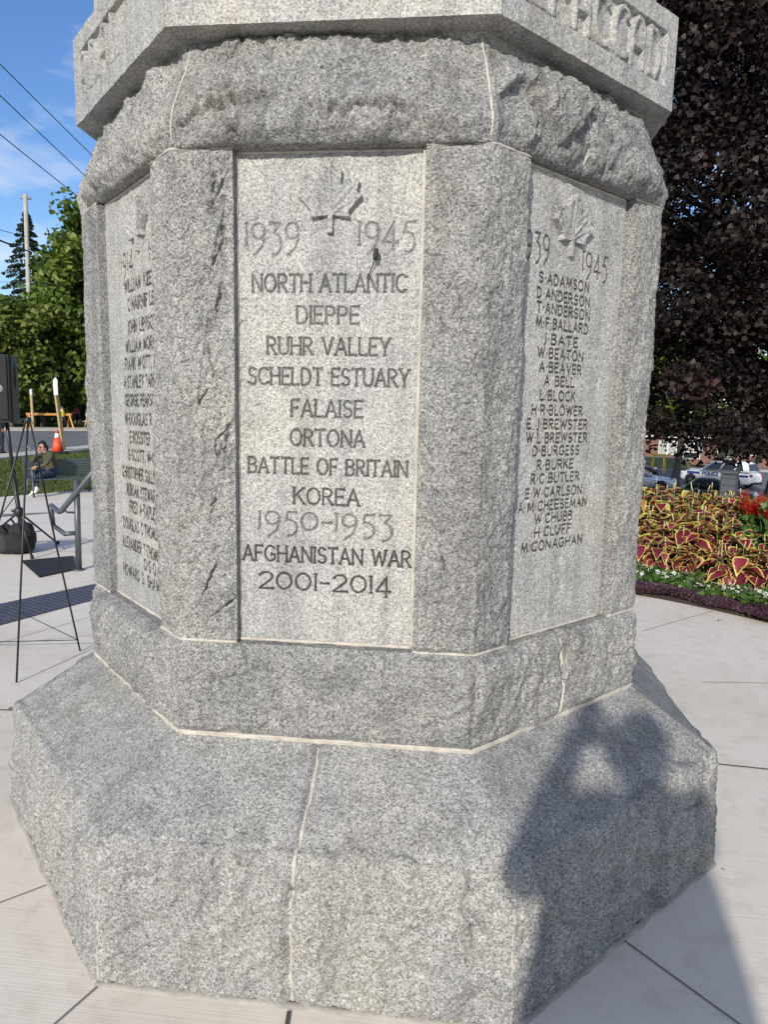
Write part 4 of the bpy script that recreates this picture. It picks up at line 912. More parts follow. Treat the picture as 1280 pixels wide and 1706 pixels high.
blob('pouch', (0, 0, .13), (.23, .13, .12), flat('charcoal_cloth', (.03, .03, .034), .9), b2, 7)
m_ = MB(); m_.tube([(-.2, 0, .22), (-.1, -.03, .33), (.05, -.03, .34), (.18, 0, .2)], .011, 6); m_.build('strap', BLACKC, b2, True)
# mat
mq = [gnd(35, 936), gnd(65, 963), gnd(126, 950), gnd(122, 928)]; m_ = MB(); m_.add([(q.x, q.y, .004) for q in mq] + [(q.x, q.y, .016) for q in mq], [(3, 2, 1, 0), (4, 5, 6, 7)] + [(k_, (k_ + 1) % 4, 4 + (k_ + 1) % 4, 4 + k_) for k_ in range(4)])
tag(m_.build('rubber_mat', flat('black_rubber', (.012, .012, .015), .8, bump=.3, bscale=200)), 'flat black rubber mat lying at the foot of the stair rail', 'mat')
# stair handrail
hp = gnd(131, 950); hr = tag(empty('stair_handrail', hp), 'grey steel stair handrail with a looped end, beside the memorial', 'handrail')
H_ = lambda u, v, d: at(u, v, d) - hp
m_ = MB(); m_.tube([(0, 0, -.01), H_(127, 800, 7.30)], .029, 14); m_.lathe([(.055, 0), (.055, .012), (.03, .016)], (0, 0, 0), 14); m_.build('post', STEEL, hr, True)
m_ = MB(); m_.tube([H_(200, 732, 7.25), H_(162, 778, 7.25), H_(101, 852, 7.30), H_(98, 853, 7.32), H_(85, 842, 7.55), H_(84.5, 845, 7.56), H_(88, 874, 7.56), H_(89, 876, 7.55), H_(108, 890, 7.32), H_(112, 889, 7.3), H_(128, 888, 7.30)], [.031, .031, .027, .024, .024, .023, .023, .023, .023, .023, .022], 12); m_.build('rail', STEEL, hr, True)
m_ = MB(); m_.tube([H_(108, 843, 7.30), H_(108, 851, 7.30), H_(111, 853.5, 7.3), H_(127, 854, 7.30)], .011, 8); m_.build('bracket', STEEL, hr, True)
# bench
BD = Vector((.70, .714, 0)); bo = at(146, 800, 16.9); bo.z = -.335
bn = tag(empty('park_bench', bo, math.atan2(BD.y, BD.x)), 'grey metal slatted park bench on the lawn edge with a seated person', 'bench')
BEN = flat('bench_grey_green', (.075, .09, .095), .5, .25)
Lb = 1.25
for k_ in range(6):
    m_ = MB(); m_.box((0, -.18 + .085 * k_, .385), (2 * Lb, .065, .028), bev=.008)
    m_.build('seat_slat', BEN, bn)
for k_ in range(6):
    m_ = MB(); m_.box((0, .29 + .028 * k_, .45 + .062 * k_), (2 * Lb, .026, .058), bev=.008); m_.build('back_slat', BEN, bn)
for x_ in (-Lb + .06, .12, Lb - .06):
    m_ = MB(); m_.tube([(x_, -.22, 0), (x_, -.22, .365), (x_, .27, .365), (x_, .47, .80)], .022, 8); m_.tube([(x_, .27, .365), (x_, .36, 0)], .022, 8); m_.build('frame', BEN, bn, True)
    m_ = MB(); m_.tube([(x_, -.21, .365), (x_, -.20, .57), (x_, -.14, .61), (x_, .34, .61)], .02, 8); m_.build('armrest', BEN, bn, True)
# cone, sign post, barricades
cn = gnd(96, 754); c_ = tag(empty('traffic_cone', cn), 'orange traffic cone with a white collar standing on the lawn edge by the road', 'cone')
OR = flat('orange_plastic', (.72, .07, .025), .5, var=.08); WH = flat('white_sheeting', (.78, .78, .78), .5); TIM = flat('orange_timber', (.62, .30, .08), .7, var=.15, scale=4); TIM2 = flat('raw_timber', (.50, .36, .19), .75, var=.2, scale=5)
m_ = MB(); m_.lathe([(.20, .05), (.155, .28), (.095, .54)], n=20); m_.lathe([(.062, .70), (.04, .81), (.03, .82)], n=20); m_.build('cone_body', OR, c_, True)
m_ = MB(); m_.lathe([(.096, .535), (.06, .705)], n=20); m_.build('collar', WH, c_, True)
m_ = MB(); m_.box((.02, 0, .025), (.62, .62, .05), R(25), bev=.015); m_.build('base', BLACKC, c_)
sg = gnd(106, 750); s_ = tag(empty('sign_post', sg), 'white sign board on a leaning timber post behind the traffic cone', 'sign')
tp = at(91, 640, 27.6) - sg; m_ = MB(); m_.box(tp * .5, (.12, .12, tp.length), M=tp.to_track_quat('Z', 'Y').to_matrix().to_4x4() @ Matrix.Rotation(R(35), 4, 'Z'), bev=.01); m_.build('post', TIM2, s_)
T_ = tp.to_track_quat('Z', 'Y').to_matrix().to_4x4(); m_ = MB(); vs = []
for y_ in (-.10, -.075):
    for x_, z_ in ((-.16, -.42), (.16, -.42), (.18, .28), (.03, .44), (-.10, .36), (-.17, .25)): vs.append(Matrix.Translation(tp * .97) @ Matrix.Rotation(R(36), 4, 'Z') @ Vector((x_ * .42, y_, z_ * .75)))
m_.add(vs, [(0, 1, 2, 3, 4, 5), (11, 10, 9, 8, 7, 6)] + [(k_, 6 + k_, 6 + (k_ + 1) % 6, (k_ + 1) % 6) for k_ in range(6)]); m_.build('sign_board', WH, s_)
def barricade(pos, L_, rz, label, beam=TIM, wide=.5, h=1.15, parts=True):
    root = tag(empty('barricade', pos, rz), label, 'barricade', 'timber road barricades'); m_ = MB(); m_.box((0, 0, h), (L_, .09, .17), bev=.01); m_.build('beam', beam, root)
    for x_ in (-L_ / 2 + .18, L_ / 2 - .18):
        for y_ in (-1, 1):
            m_ = MB(); m_.tube([(x_ + .10 * np.sign(x_), y_ * wide, 0), (x_, y_ * .05, h + .05)], .055, 6); m_.build('leg', beam, root)
    return root
CR = math.atan2(-_r2.y, _r2.x)
b1 = gnd(83, 717); b1.z = .0; br = math.atan2((gnd(112, 717) - gnd(53, 717)).y, (gnd(112, 717) - gnd(53, 717)).x)
barricade(b1, 3.1, br, 'orange timber barricade across the road behind the cone', wide=.62)
b2_ = gnd(160, 717); barricade(b2_, 1.5, br, 'orange timber barricade half hidden by the memorial edge', wide=.62)
sp_ = gnd(55, 717); sk = tag(empty('marker_stake', sp_), 'tall thin timber stake rising from the left end of the barricade', 'stake')
d_ = at(51, 649, 54) - sp_; m_ = MB(); m_.tube([(0, 0, 0), d_], .085, 6); m_.build('stake', TIM2, sk); m_ = MB(); m_.tube([d_ * .88, d_ * 1.005], .09, 6); m_.build('pale_tip', WH, sk)
pb_ = at(150, 697, 66); pb_.z = .1; sb = tag(empty('notice_board', pb_, R(30)), 'small pale upright board standing past the road beside the memorial edge', 'board')
m_ = MB(); m_.box((0, 0, .75), (.62, .06, .95), M=Matrix.Rotation(R(8), 4, 'X'), bev=.02); m_.build('panel', flat('pale_grey_board', (.45, .46, .5), .6), sb)
m_ = MB(); m_.tube([(-.25, .0, .3), (-.28, -.1, 0)], .03, 6); m_.tube([(.25, .0, .3), (.28, -.1, 0)], .03, 6); m_.tube([(0, .1, .7), (0, .35, 0)], .03, 6); m_.build('leg', STEEL, sb)
# house glimpsed behind the far trees
def house(base, rz, w_, d_, h_, wall, roof, label, wins, roofh=2.2, door=None, ov=.45):
    root = tag(empty('house', base, rz), label, 'house'); m_ = MB(); m_.box((0, d_ / 2, h_ / 2), (w_, d_, h_)); wl = m_.build('wall', wall, root)
    m_ = MB(); x, y0, y1 = w_ / 2 + ov, -ov, d_ + ov; m_.add([(-x, y0, h_), (x, y0, h_), (x, y1, h_), (-x, y1, h_), (-x + 1.6, d_ / 2, h_ + roofh), (x - 1.6, d_ / 2, h_ + roofh), (-x, y0, h_ - .16), (x, y0, h_ - .16), (x, y1, h_ - .16), (-x, y1, h_ - .16)],
        [(0, 1, 5, 4), (1, 2, 5), (2, 3, 4, 5), (3, 0, 4), (9, 8, 7, 6)]); m_.build('roof', roof, root)
    m_ = MB(); m_.box((0, -ov - .012, h_ - .09), (w_ + 2 * ov, .025, .2)); m_.build('fascia', WH, root)
    for wx, wz, ww, wh, mat_ in wins:
        f = MB(); f.box((wx, -.02, wz), (ww, .06, wh), bev=.01); fo = f.build('window', WH, root)
        f = MB()
        k_ = max(1, int(ww / .9))
        for q in range(k_): f.box((wx - ww / 2 + ww * (q + .5) / k_, -.055, wz), (ww / k_ - .12, .02, wh - .14))
        f.build('pane', mat_, fo)
    return root
GLASSD = flat('dark_window_glass', (.02, .025, .03), .08, spec=.8); ROOFG = flat('grey_shingles', (.10, .095, .09), .9, var=.3, scale=30)
p = at(75, 700, 92); p.z = 0
house(p, R(36), 16, 9, 3.2, flat('pale_siding', (.30, .31, .32), .8), ROOFG, 'low grey-sided house glimpsed under the trees beyond the road', [(-5, 1.7, 1.8, 1.3, GLASSD), (0, 1.7, 2.2, 1.3, GLASSD), (4.5, 1.7, 1.8, 1.3, GLASSD)])
# ------------------------------------------------------------------ flower bed on the right
SOIL = flat('dark_soil', (.035, .024, .018), .95, var=.4, scale=25, bump=1.0, bscale=60)
def bed_h(r): return .02 + .12 * sstep(3.92, 4.7, r) + .26 * sstep(4.5, 6.0, r) - .45 * sstep(6.3, 7.3, r)
aa = np.radians(np.linspace(12, 84, 73)); rr_ = np.concatenate([[3.90], np.linspace(3.905, 7.3, 40)]); AA, RR2 = np.meshgrid(aa, rr_)
wob = .05 * np.sin(AA * 9) * (RR2 < 4.2)
Z = bed_h(RR2) + .012 * vnoise(np.stack([AA * 40, RR2 * 9, AA * 0], -1), 3); Z[0] = -.03
tag(link('soil_bed', arr_mesh('soil_bed', np.stack([RR2 * np.cos(AA), RR2 * np.sin(AA), Z], -1).reshape(-1, 3), grid_faces(*AA.shape)[:, ::-1]), SOIL, None, True), kind='structure')
# coleus leaves: burgundy heart with a yellow-green margin
def coleus_mat():
    m, t, b = nodemat('coleus_leaf'); k = t.links.new; a = N(t, 'ShaderNodeAttribute', attribute_name='ink'); r = N(t, 'ShaderNodeAttribute', attribute_name='rnd')
    g = N(t, 'ShaderNodeNewGeometry'); nz_ = N(t, 'ShaderNodeTexNoise', Scale=55.0, Detail=3.0); k(g.outputs['Position'], nz_.inputs[0])
    ad = N(t, 'ShaderNodeMath', operation='MULTIPLY_ADD'); k(nz_.outputs[0], ad.inputs[0]); ad.inputs[1].default_value = .42; k(a.outputs['Fac'], ad.inputs[2])
    ct = ramp(t, [(0, (.12, .010, .026)), (.55, (.21, .018, .042)), (.88, (.29, .035, .055)), (1, (.42, .22, .09))]); k(r.outputs['Fac'], ct.inputs[0])
    mg = ramp(t, [(0, (.82, .68, .28)), (.5, (.74, .68, .15)), (1, (.48, .56, .08))]); k(r.outputs['Fac'], mg.inputs[0])
    sh_ = N(t, 'ShaderNodeMath', operation='MULTIPLY_ADD'); k(r.outputs['Fac'], sh_.inputs[0]); sh_.inputs[1].default_value = -.17; k(ad.outputs[0], sh_.inputs[2])
    ed = ramp(t, [(.19, (0, 0, 0)), (.34, (1, 1, 1))]); k(sh_.outputs[0], ed.inputs[0])
    col = mixc(t, ed.outputs[0], mg.outputs[0], ct.outputs[0]); k(col, b.inputs['Base Color']); b.inputs['Roughness'].default_value = .5
    tr = N(t, 'ShaderNodeBsdfTranslucent'); k(col, tr.inputs[0]); ms = N(t, 'ShaderNodeMixShader'); ms.inputs[0].default_value = .22
    k(b.outputs[0], ms.inputs[1]); k(tr.outputs[0], ms.inputs[2]); k(ms.outputs[0], t.nodes['Material Output'].inputs[0]); return m
COL = coleus_mat(); STEM = flat('green_stem', (.10, .14, .035), .6); SPIKE = flat('pale_flower_spike', (.50, .46, .26), .7)
# one leaf as a small lattice: x across, y along, margin value in attribute
ny, nx = 9, 9
ys = np.linspace(0, 1, ny); halfw = .35 * np.sin(np.clip(ys, 0, 1) ** .62 * math.pi) ** .85 * (1 - .45 * ys) * (1 + .07 * np.sin(ys * 26)) + .002
lx = np.linspace(-1, 1, nx)
LXY = np.zeros((ny, nx, 3)); LXY[..., 0] = halfw[:, None] * lx[None, :]; LXY[..., 1] = ys[:, None] + .0 * lx[None]
LXY[0, :, 1] -= .06 * np.abs(lx); LXY[..., 2] = -.14 * (np.abs(lx)[None, :] ** 1.5) * (halfw[:, None] / .4) * -.8 - .24 * ys[:, None] ** 2
LXY[:, ::2, 2] += .0
inkv = np.minimum((1 - np.abs(lx))[None, :] * halfw[:, None] * 2.9, np.minimum((1 - ys) * 1.6, ys * 6)[:, None] + .02)
LF = grid_faces(ny, nx)
def coleus_proto(seed, h=.44, pairs=5, big=.15):
    rg = np.random.default_rng(seed); V, F, I, Rn, mi = [], [], [], [], []; off = 0
    ns = 5
    mbs = MB(); spk = []
    for s in range(ns):
        ang = s * 2.4 + rg.uniform(0, 1); lean = .0 if s == 0 else rg.uniform(.10, .17)
        bx_, by_ = lean * math.cos(ang), lean * math.sin(ang); hh = h * (1 if s == 0 else rg.uniform(.72, .98))
        top = Vector((bx_ * 1.35, by_ * 1.35, hh)); mbs.tube([(bx_ * .3, by_ * .3, -.05), (bx_, by_, hh * .5), top], [.007, .006, .004], 5)
        for k_ in range(pairs):
            q = (k_ + .6) / pairs; zc = hh * (.18 + .82 * q); px, py = bx_ * (.5 + .85 * q), by_ * (.5 + .85 * q); r0 = rg.uniform(0, .6) + k_ * math.pi / 2
            for sd_ in (0, math.pi):
                a = r0 + sd_ + rg.normal(0, .35); sz = big * (1.12 - .55 * q ** 2.2) * rg.uniform(.6, 1.22); pit = -.75 + .95 * q ** 1.6 + rg.normal(0, .30)
                L_ = LXY * sz * np.array([rg.uniform(.85, 1.2), 1, rg.uniform(.2, 1.9)]); L_[..., 2] += sz * .05 * np.sin(LXY[..., 1] * 9 + rg.uniform(0, 6)) * np.abs(LXY[..., 0]) * 2.2; L_[..., 0] += sz * rg.normal(0, .10) * LXY[..., 1] ** 2; c_, s_ = math.cos(pit), math.sin(pit); y = L_[..., 1] * c_ - L_[..., 2] * s_; z = L_[..., 1] * s_ + L_[..., 2] * c_; x = L_[..., 0]
                y = y + .02
                X = x * math.cos(a) + y * math.sin(a) + px; Y = -x * math.sin(a) + y * math.cos(a) + py
                V.append(np.stack([X, Y, z + zc], -1).reshape(-1, 3)); F.append(LF + off); off += ny * nx; I.append(inkv.ravel()); rv = np.clip(rg.random() * .62 + .5 * q ** 3 * rg.random() + (.3 if rg.random() < .08 else 0), 0, 1)
                Rn.append(np.full(ny * nx, rv))
        if rg.random() < .30: spk.append((top, top + Vector((rg.normal(0, .01), rg.normal(0, .01), rg.uniform(.05, .10)))))
    me = arr_mesh('coleus_leaves', np.concatenate(V), np.concatenate(F), {'ink': np.concatenate(I), 'rnd': np.concatenate(Rn)})
    root = empty('coleus_plant', (0, 0, -20)); link('foliage', me, COL, root, True); mbs.build('stem', STEM, root, True)
    for a_, b_ in spk:
        m_ = MB(); m_.tube([a_, b_], [.006, .004], 5); m_.build('flower_spike', SPIKE, root, True)
    return root
protos = [coleus_proto(s, h=.42 + .05 * (s % 3), big=.200 + .025 * (s % 3)) for s in range(5)]
used = set(); rg = random.Random(9)
def put(proto, loc, rz, sc, label, cat, group):
    if proto.name not in used: used.add(proto.name); o = proto; o.location = loc; o.rotation_euler = (0, 0, rz); o.scale = (sc,) * 3
    else: o = dup(proto, loc, rz, sc)
    tag(o, label, cat, group); return o
for j, r_ in enumerate((4.46, 4.78, 5.10, 5.42, 5.74, 6.04)):
    n_ = int(r_ * R(46) / .28)
    for i in range(n_):
        a = R(20) + R(46) * (i + (j % 2) * .5 + rg.uniform(-.2, .2)) / n_; r2 = r_ + rg.uniform(-.07, .07); x, y = r2 * math.cos(a), r2 * math.sin(a)
        pxl = _r2.dot(Vector((x, y, .5)) - CAM) / _f.dot(Vector((x, y, .5)) - CAM) * FPX + 640
        if pxl < 985 or pxl > 1500: continue
        if 1240 < pxl < 1300 and 4.9 < r2 < 5.3: continue
        put(protos[rg.randrange(5)], (x, y, bed_h(r2) - .01), rg.uniform(0, 6.28), rg.uniform(.85, 1.12) * (.88 if j == 0 else 1.0), 'coleus with burgundy leaves edged in yellow green, massed in the round flower bed', 'plant', 'coleus plants in the flower bed')
# white bedding flowers
WPET = flat('white_petal', (.60, .60, .55), .6); GBED = leafmat('bedding_leaf', [(0, (.025, .06, .015)), (.6, (.06, .12, .025)), (1, (.14, .20, .05))], .4, .2)
YEY = flat('yellow_eye', (.7, .5, .05), .6)
def bedding_proto(seed):
    rg_ = np.random.default_rng(seed); root = empty('bedding_flower', (0, 0, -20)); cen = rg_.normal(0, 1, (9, 3)) * np.array([.055, .055, .02]) + np.array([0, 0, .07])
    V, F, rn = leaf_cloud(cen, np.full(9, .055), 150, .042, 'leaf', droop=.1); link('foliage', arr_mesh('foliage', V, F, {'rnd': rn}), GBED, root)
    m_ = MB()
    for k_ in range(10):
        a = rg_.uniform(0, 6.28); q = .10 * rg_.random() ** .5; c = Vector((q * math.cos(a), q * math.sin(a), .115 + rg_.uniform(-.03, .02)))
        t_ = Matrix.Translation(c) @ Matrix.Rotation(rg_.normal(0, .45), 4, 'X') @ Matrix.Rotation(rg_.normal(0, .45), 4, 'Y') @ Matrix.Rotation(a, 4, 'Z')
        for p_ in range(4):
            b_ = p_ * math.pi / 2; d = Vector((math.cos(b_), math.sin(b_), 0)); e = Vector((-d.y, d.x, 0)); s = .0125
            m_.add([t_ @ (d * .002), t_ @ (d * s + e * s * .7 + Vector((0, 0, .003))), t_ @ (d * s * 1.5), t_ @ (d * s - e * s * .7 + Vector((0, 0, .003)))], [(0, 3, 2, 1)], 0)
        m_.add([t_ @ Vector((.003 * math.cos(w_), .003 * math.sin(w_), .004)) for w_ in np.linspace(0, 5.2, 6)], [(0, 1, 2, 3, 4, 5)], 1)
    m_.build('blossom', [WPET, YEY], root); return root
bp = [bedding_proto(s) for s in range(4)]
for j, r_ in enumerate((4.20, 4.31)):
    n_ = int(r_ * R(44) / .155)
    for i in range(n_):
        a = R(20) + R(44) * (i + (j % 2) * .5 + rg.uniform(-.2, .2)) / n_; r2 = r_ + rg.uniform(-.04, .04)
        x, y = r2 * math.cos(a), r2 * math.sin(a); pxl = _r2.dot(Vector((x, y, .1)) - CAM) / _f.dot(Vector((x, y, .1)) - CAM) * FPX + 640
        if pxl < 1010 or pxl > 1420: continue
        put(bp[rg.randrange(4)], (x, y, bed_h(r2) - .02), rg.uniform(0, 6.28), rg.uniform(.85, 1.2), 'small white bedding flower with green leaves in front of the coleus', 'flower', 'white flowers edging the bed')
# low purple edging, an unbroken mat of tiny leaves
EDG = leafmat('purple_edging_leaf', [(0, (.035, .018, .022)), (.45, (.062, .034, .040)), (.78, (.085, .030, .075)), (.9, (.06, .055, .025)), (1, (.07, .09, .03))], .55, .1)
n_ = 30000; a = np.radians(RNG.uniform(22, 66, n_)); q = RNG.random(n_); wv = .045 * np.sin(a * 23) + .03 * np.sin(a * 41 + 1); r_ = 3.87 + wv + q * .30
z = .03 + .085 * np.sqrt(np.clip(1 - ((q - .5) / .55) ** 2, 0, 1)) * (.85 + .3 * vnoise(np.stack([a * 18, q * 2, a * 0], -1), 7)) * RNG.uniform(.55, 1.05, n_)
P = np.stack([r_ * np.cos(a), r_ * np.sin(a), z], -1); nr = RNG.normal(0, .6, (n_, 3)) + np.array([0, 0, .9]); nr /= np.linalg.norm(nr, axis=1)[:, None]
ax = RNG.normal(0, 1, (n_, 3)); ax -= nr * (ax * nr).sum(1)[:, None]; ax /= np.linalg.norm(ax, axis=1)[:, None]; bx = np.cross(nr, ax); s = RNG.uniform(.010, .020, n_)[:, None]
V = np.stack([P - ax * s, P + bx * s * .55, P + ax * s, P - bx * s * .55], 1)
pt_ = vnoise(np.stack([a * 9, q * 2.0, a * 0], -1), 12)
rn = np.clip(.35 + .4 * pt_ + RNG.normal(0, .16, n_), 0, 1)
tag(link('purple_edging', arr_mesh('purple_edging', V.reshape(-1, 3), np.arange(n_ * 4).reshape(-1, 4), {'rnd': np.repeat(rn, 4)}), EDG), kind='stuff')
# red salvia
RED = flat('red_salvia', (.62, .012, .012), .55, var=.25, scale=40)
def salvia(loc, seed, label):
    rg_ = np.random.default_rng(seed); root = tag(empty('salvia_plant', loc, rg_.uniform(0, 6)), label, 'flower', 'red salvias in the bed')
    cen = rg_.normal(0, 1, (14, 3)) * np.array([.08, .08, .12]) + np.array([0, 0, .30]); V, F, rn = leaf_cloud(cen, np.full(14, .07), 240, .06, 'leaf', droop=.3); link('foliage', arr_mesh('foliage', V, F, {'rnd': rn}), GBED, root)
    st_ = MB()
    for k_ in range(9):
        a = k_ * 2.4; q = .04 + .09 * rg_.random(); b0 = Vector((q * .5 * math.cos(a), q * .5 * math.sin(a), .30)); e = Vector((q * math.cos(a), q * math.sin(a), .62 + rg_.uniform(-.10, .06))); st_.tube([b0, e], .003, 5)
        f = MB()
        for w_ in range(38):
            t_ = .38 + .62 * w_ / 38; c = b0.lerp(e, t_); b_ = w_ * 2.1; d = Vector((math.cos(b_), math.sin(b_), .35)).normalized(); sz = .042 * (1.25 - .6 * (w_ / 38)); sd_ = d.cross(Vector((0, 0, 1))).normalized()
            f.add([c, c + d * sz * .6 + sd_ * sz * .3, c + d * sz * 1.1, c + d * sz * .6 - sd_ * sz * .3], [(0, 1, 2, 3)])
        f.build('blossom_spike', RED, root)
    st_.build('stem', STEM, root)
for k_, (u_, d_, lab) in enumerate([(1254, 7.55, 'red salvia with tall flower spikes, leftmost of the ones among the coleus'), (1284, 7.4, 'red salvia with flower spikes at the right edge among the coleus'), (1335, 7.3, 'red salvia just past the right edge of the coleus')]):
    p = at(u_, 850, d_); p.z = bed_h(math.hypot(p.x, p.y)) + .08; salvia(p, 40 + k_, lab)

# ------------------------------------------------------------------ big purple maple and background on the right
p = at(1298, 800, 18.5); p.z = float(terrain_h(np.array(p.x), np.array(p.y)))
root = tag(empty('purple_maple', p), 'huge dark purple-leaved maple filling the right side behind the memorial', 'tree')
cc = np.array((0.0, 0.6, 7.9)); cr_ = np.array((7.6, 6.4, 6.9))
m_ = MB(); limbs(m_, (0, 0, -.3), 9, .34, tuple(cc), tuple(cr_), 26, 77); m_.build('trunk', BARKD, root, True)
cen = crown_clusters(tuple(cc), tuple(cr_), 860, 78, .38, .14); cen = cen[cen[:, 2] > 1.55 + .35 * np.sin(cen[:, 0] * 2)]
crr = np.random.default_rng(79).uniform(.5, 1.15, len(cen)) * .92
V, F, rn = leaf_cloud(cen, crr, 280000, .098, 'leaf', droop=.5)
link('crown', arr_mesh('crown', V, F, {'rnd': rn}), PURPLE, root)
def th_at(p): return float(terrain_h(np.array(p.x), np.array(p.y)))
p = at(1129, 790, 50); p.z = -2.98
tree('street_tree', p, .28, (p.x, p.y, 4.4), (3.4, 3.0, 3.2), 90, 1.1, 8000, .26, GREEN, BARK, 'street tree with a straight grey trunk beside the parked silver sedan', seed=91, shape='leaf')
p = at(1236, 760, 66); p.z = -2.98
tree('garden_tree', p, .12, (p.x, p.y, 1.2), (2.4, 2.0, 2.2), 50, .8, 3500, .22, GREEN2, BARK, 'small yellow-green tree in front of the brick house', seed=92, shape='leaf')
for u_, d_, r_, lab in ((1050, 110, 8, 'distant green tree behind the brick house on the left'), (1180, 120, 9, 'distant green tree rising behind the middle of the brick house'), (1300, 115, 8.5, 'distant green tree behind the right end of the brick house')):
    p = at(u_, 760, d_); p.z = -2.7; tree('backdrop_tree', p, .3, (p.x, p.y, 5.5), (r_, 6, 7.5), 120, 1.8, 7000, .5, GREEN, BARK, lab, seed=int(u_), shape='leaf')
# brick bungalow
def brick():
    m, t, b = nodemat('red_brick'); k = t.links.new; g = N(t, 'ShaderNodeTexCoord'); mp = N(t, 'ShaderNodeMapping'); mp.inputs['Rotation'].default_value = (R(90), 0, 0); k(g.outputs['Object'], mp.inputs[0])
    br_ = N(t, 'ShaderNodeTexBrick', Scale=4.2); br_.inputs['Color1'].default_value = (.19, .072, .043, 1); br_.inputs['Color2'].default_value = (.14, .055, .036, 1); br_.inputs['Mortar'].default_value = (.20, .18, .16, 1); k(mp.outputs[0], br_.inputs[0])
    k(br_.outputs[0], b.inputs['Base Color']); b.inputs['Roughness'].default_value = .9; return m
BRICK = brick()
pa, pz = at(1060, 775, 82), at(1330, 775, 80); pa.z = pz.z = -2.98; ph = pa.lerp(pz, .5); ang = math.atan2((pz - pa).y, (pz - pa).x); W_ = (pz - pa).length + 6
GAR = flat('pale_garage_door', (.30, .31, .30), .6, var=.06); ROOFR = flat('reddish_shingles', (.09, .05, .043), .9, var=.3, scale=30)
hx = lambda u: (at(u, 775, 81) - ph).dot(Vector((math.cos(ang), math.sin(ang), 0)))
hs = house(ph, ang, W_, 9, 3.0, BRICK, ROOFR, 'low red brick bungalow with pale garage doors behind the parked cars', [(hx(1155), 2.05, abs(hx(1171) - hx(1139)), 1.1, GAR), (hx(1152), 1.0, abs(hx(1168) - hx(1139)), .75, GLASSD), (hx(1110), 1.7, 1.9, 1.5, GAR), (hx(1208), 1.55, abs(hx(1222) - hx(1196)), 1.9, GLASSD), (hx(1255), 1.8, 1.2, 1.1, GLASSD)], roofh=2.6)
m_ = MB()
for k_ in range(5): m_.box((hx(1208), -.35, .35 + .22 * k_), (abs(hx(1222) - hx(1194)), .05, .05))
m_.build('porch_rail', WH, hs)
# low retaining wall between lawn and house
pa, pz = at(1040, 782, 71), at(1150, 782, 70); pa.z = pz.z = -2.98; m_ = MB(); d_ = pz - pa; m_.box((0, 0, .55), (d_.length, .3, 1.1), bev=.02); wl = m_.build('garden_wall', flat('mossy_concrete', (.16, .165, .10), .9, var=.3, scale=2)); wl.location = pa.lerp(pz, .5); wl.rotation_euler = (0, 0, math.atan2(d_.y, d_.x)); tag(wl, 'low mossy garden wall in front of the bungalow beside the street tree', 'wall')
m_ = MB(); m_.box((0, 0, 1.16), (d_.length, .36, .10), bev=.01); m_.build('coping', CONC2, wl)
p = at(1098, 770, 65); p.z = -2.95; barricade(p, 1.2, ang, 'yellow timber barricade standing by the garden wall beyond the silver sedan', flat('yellow_timber', (.60, .42, .06), .7), .5, 1.6)

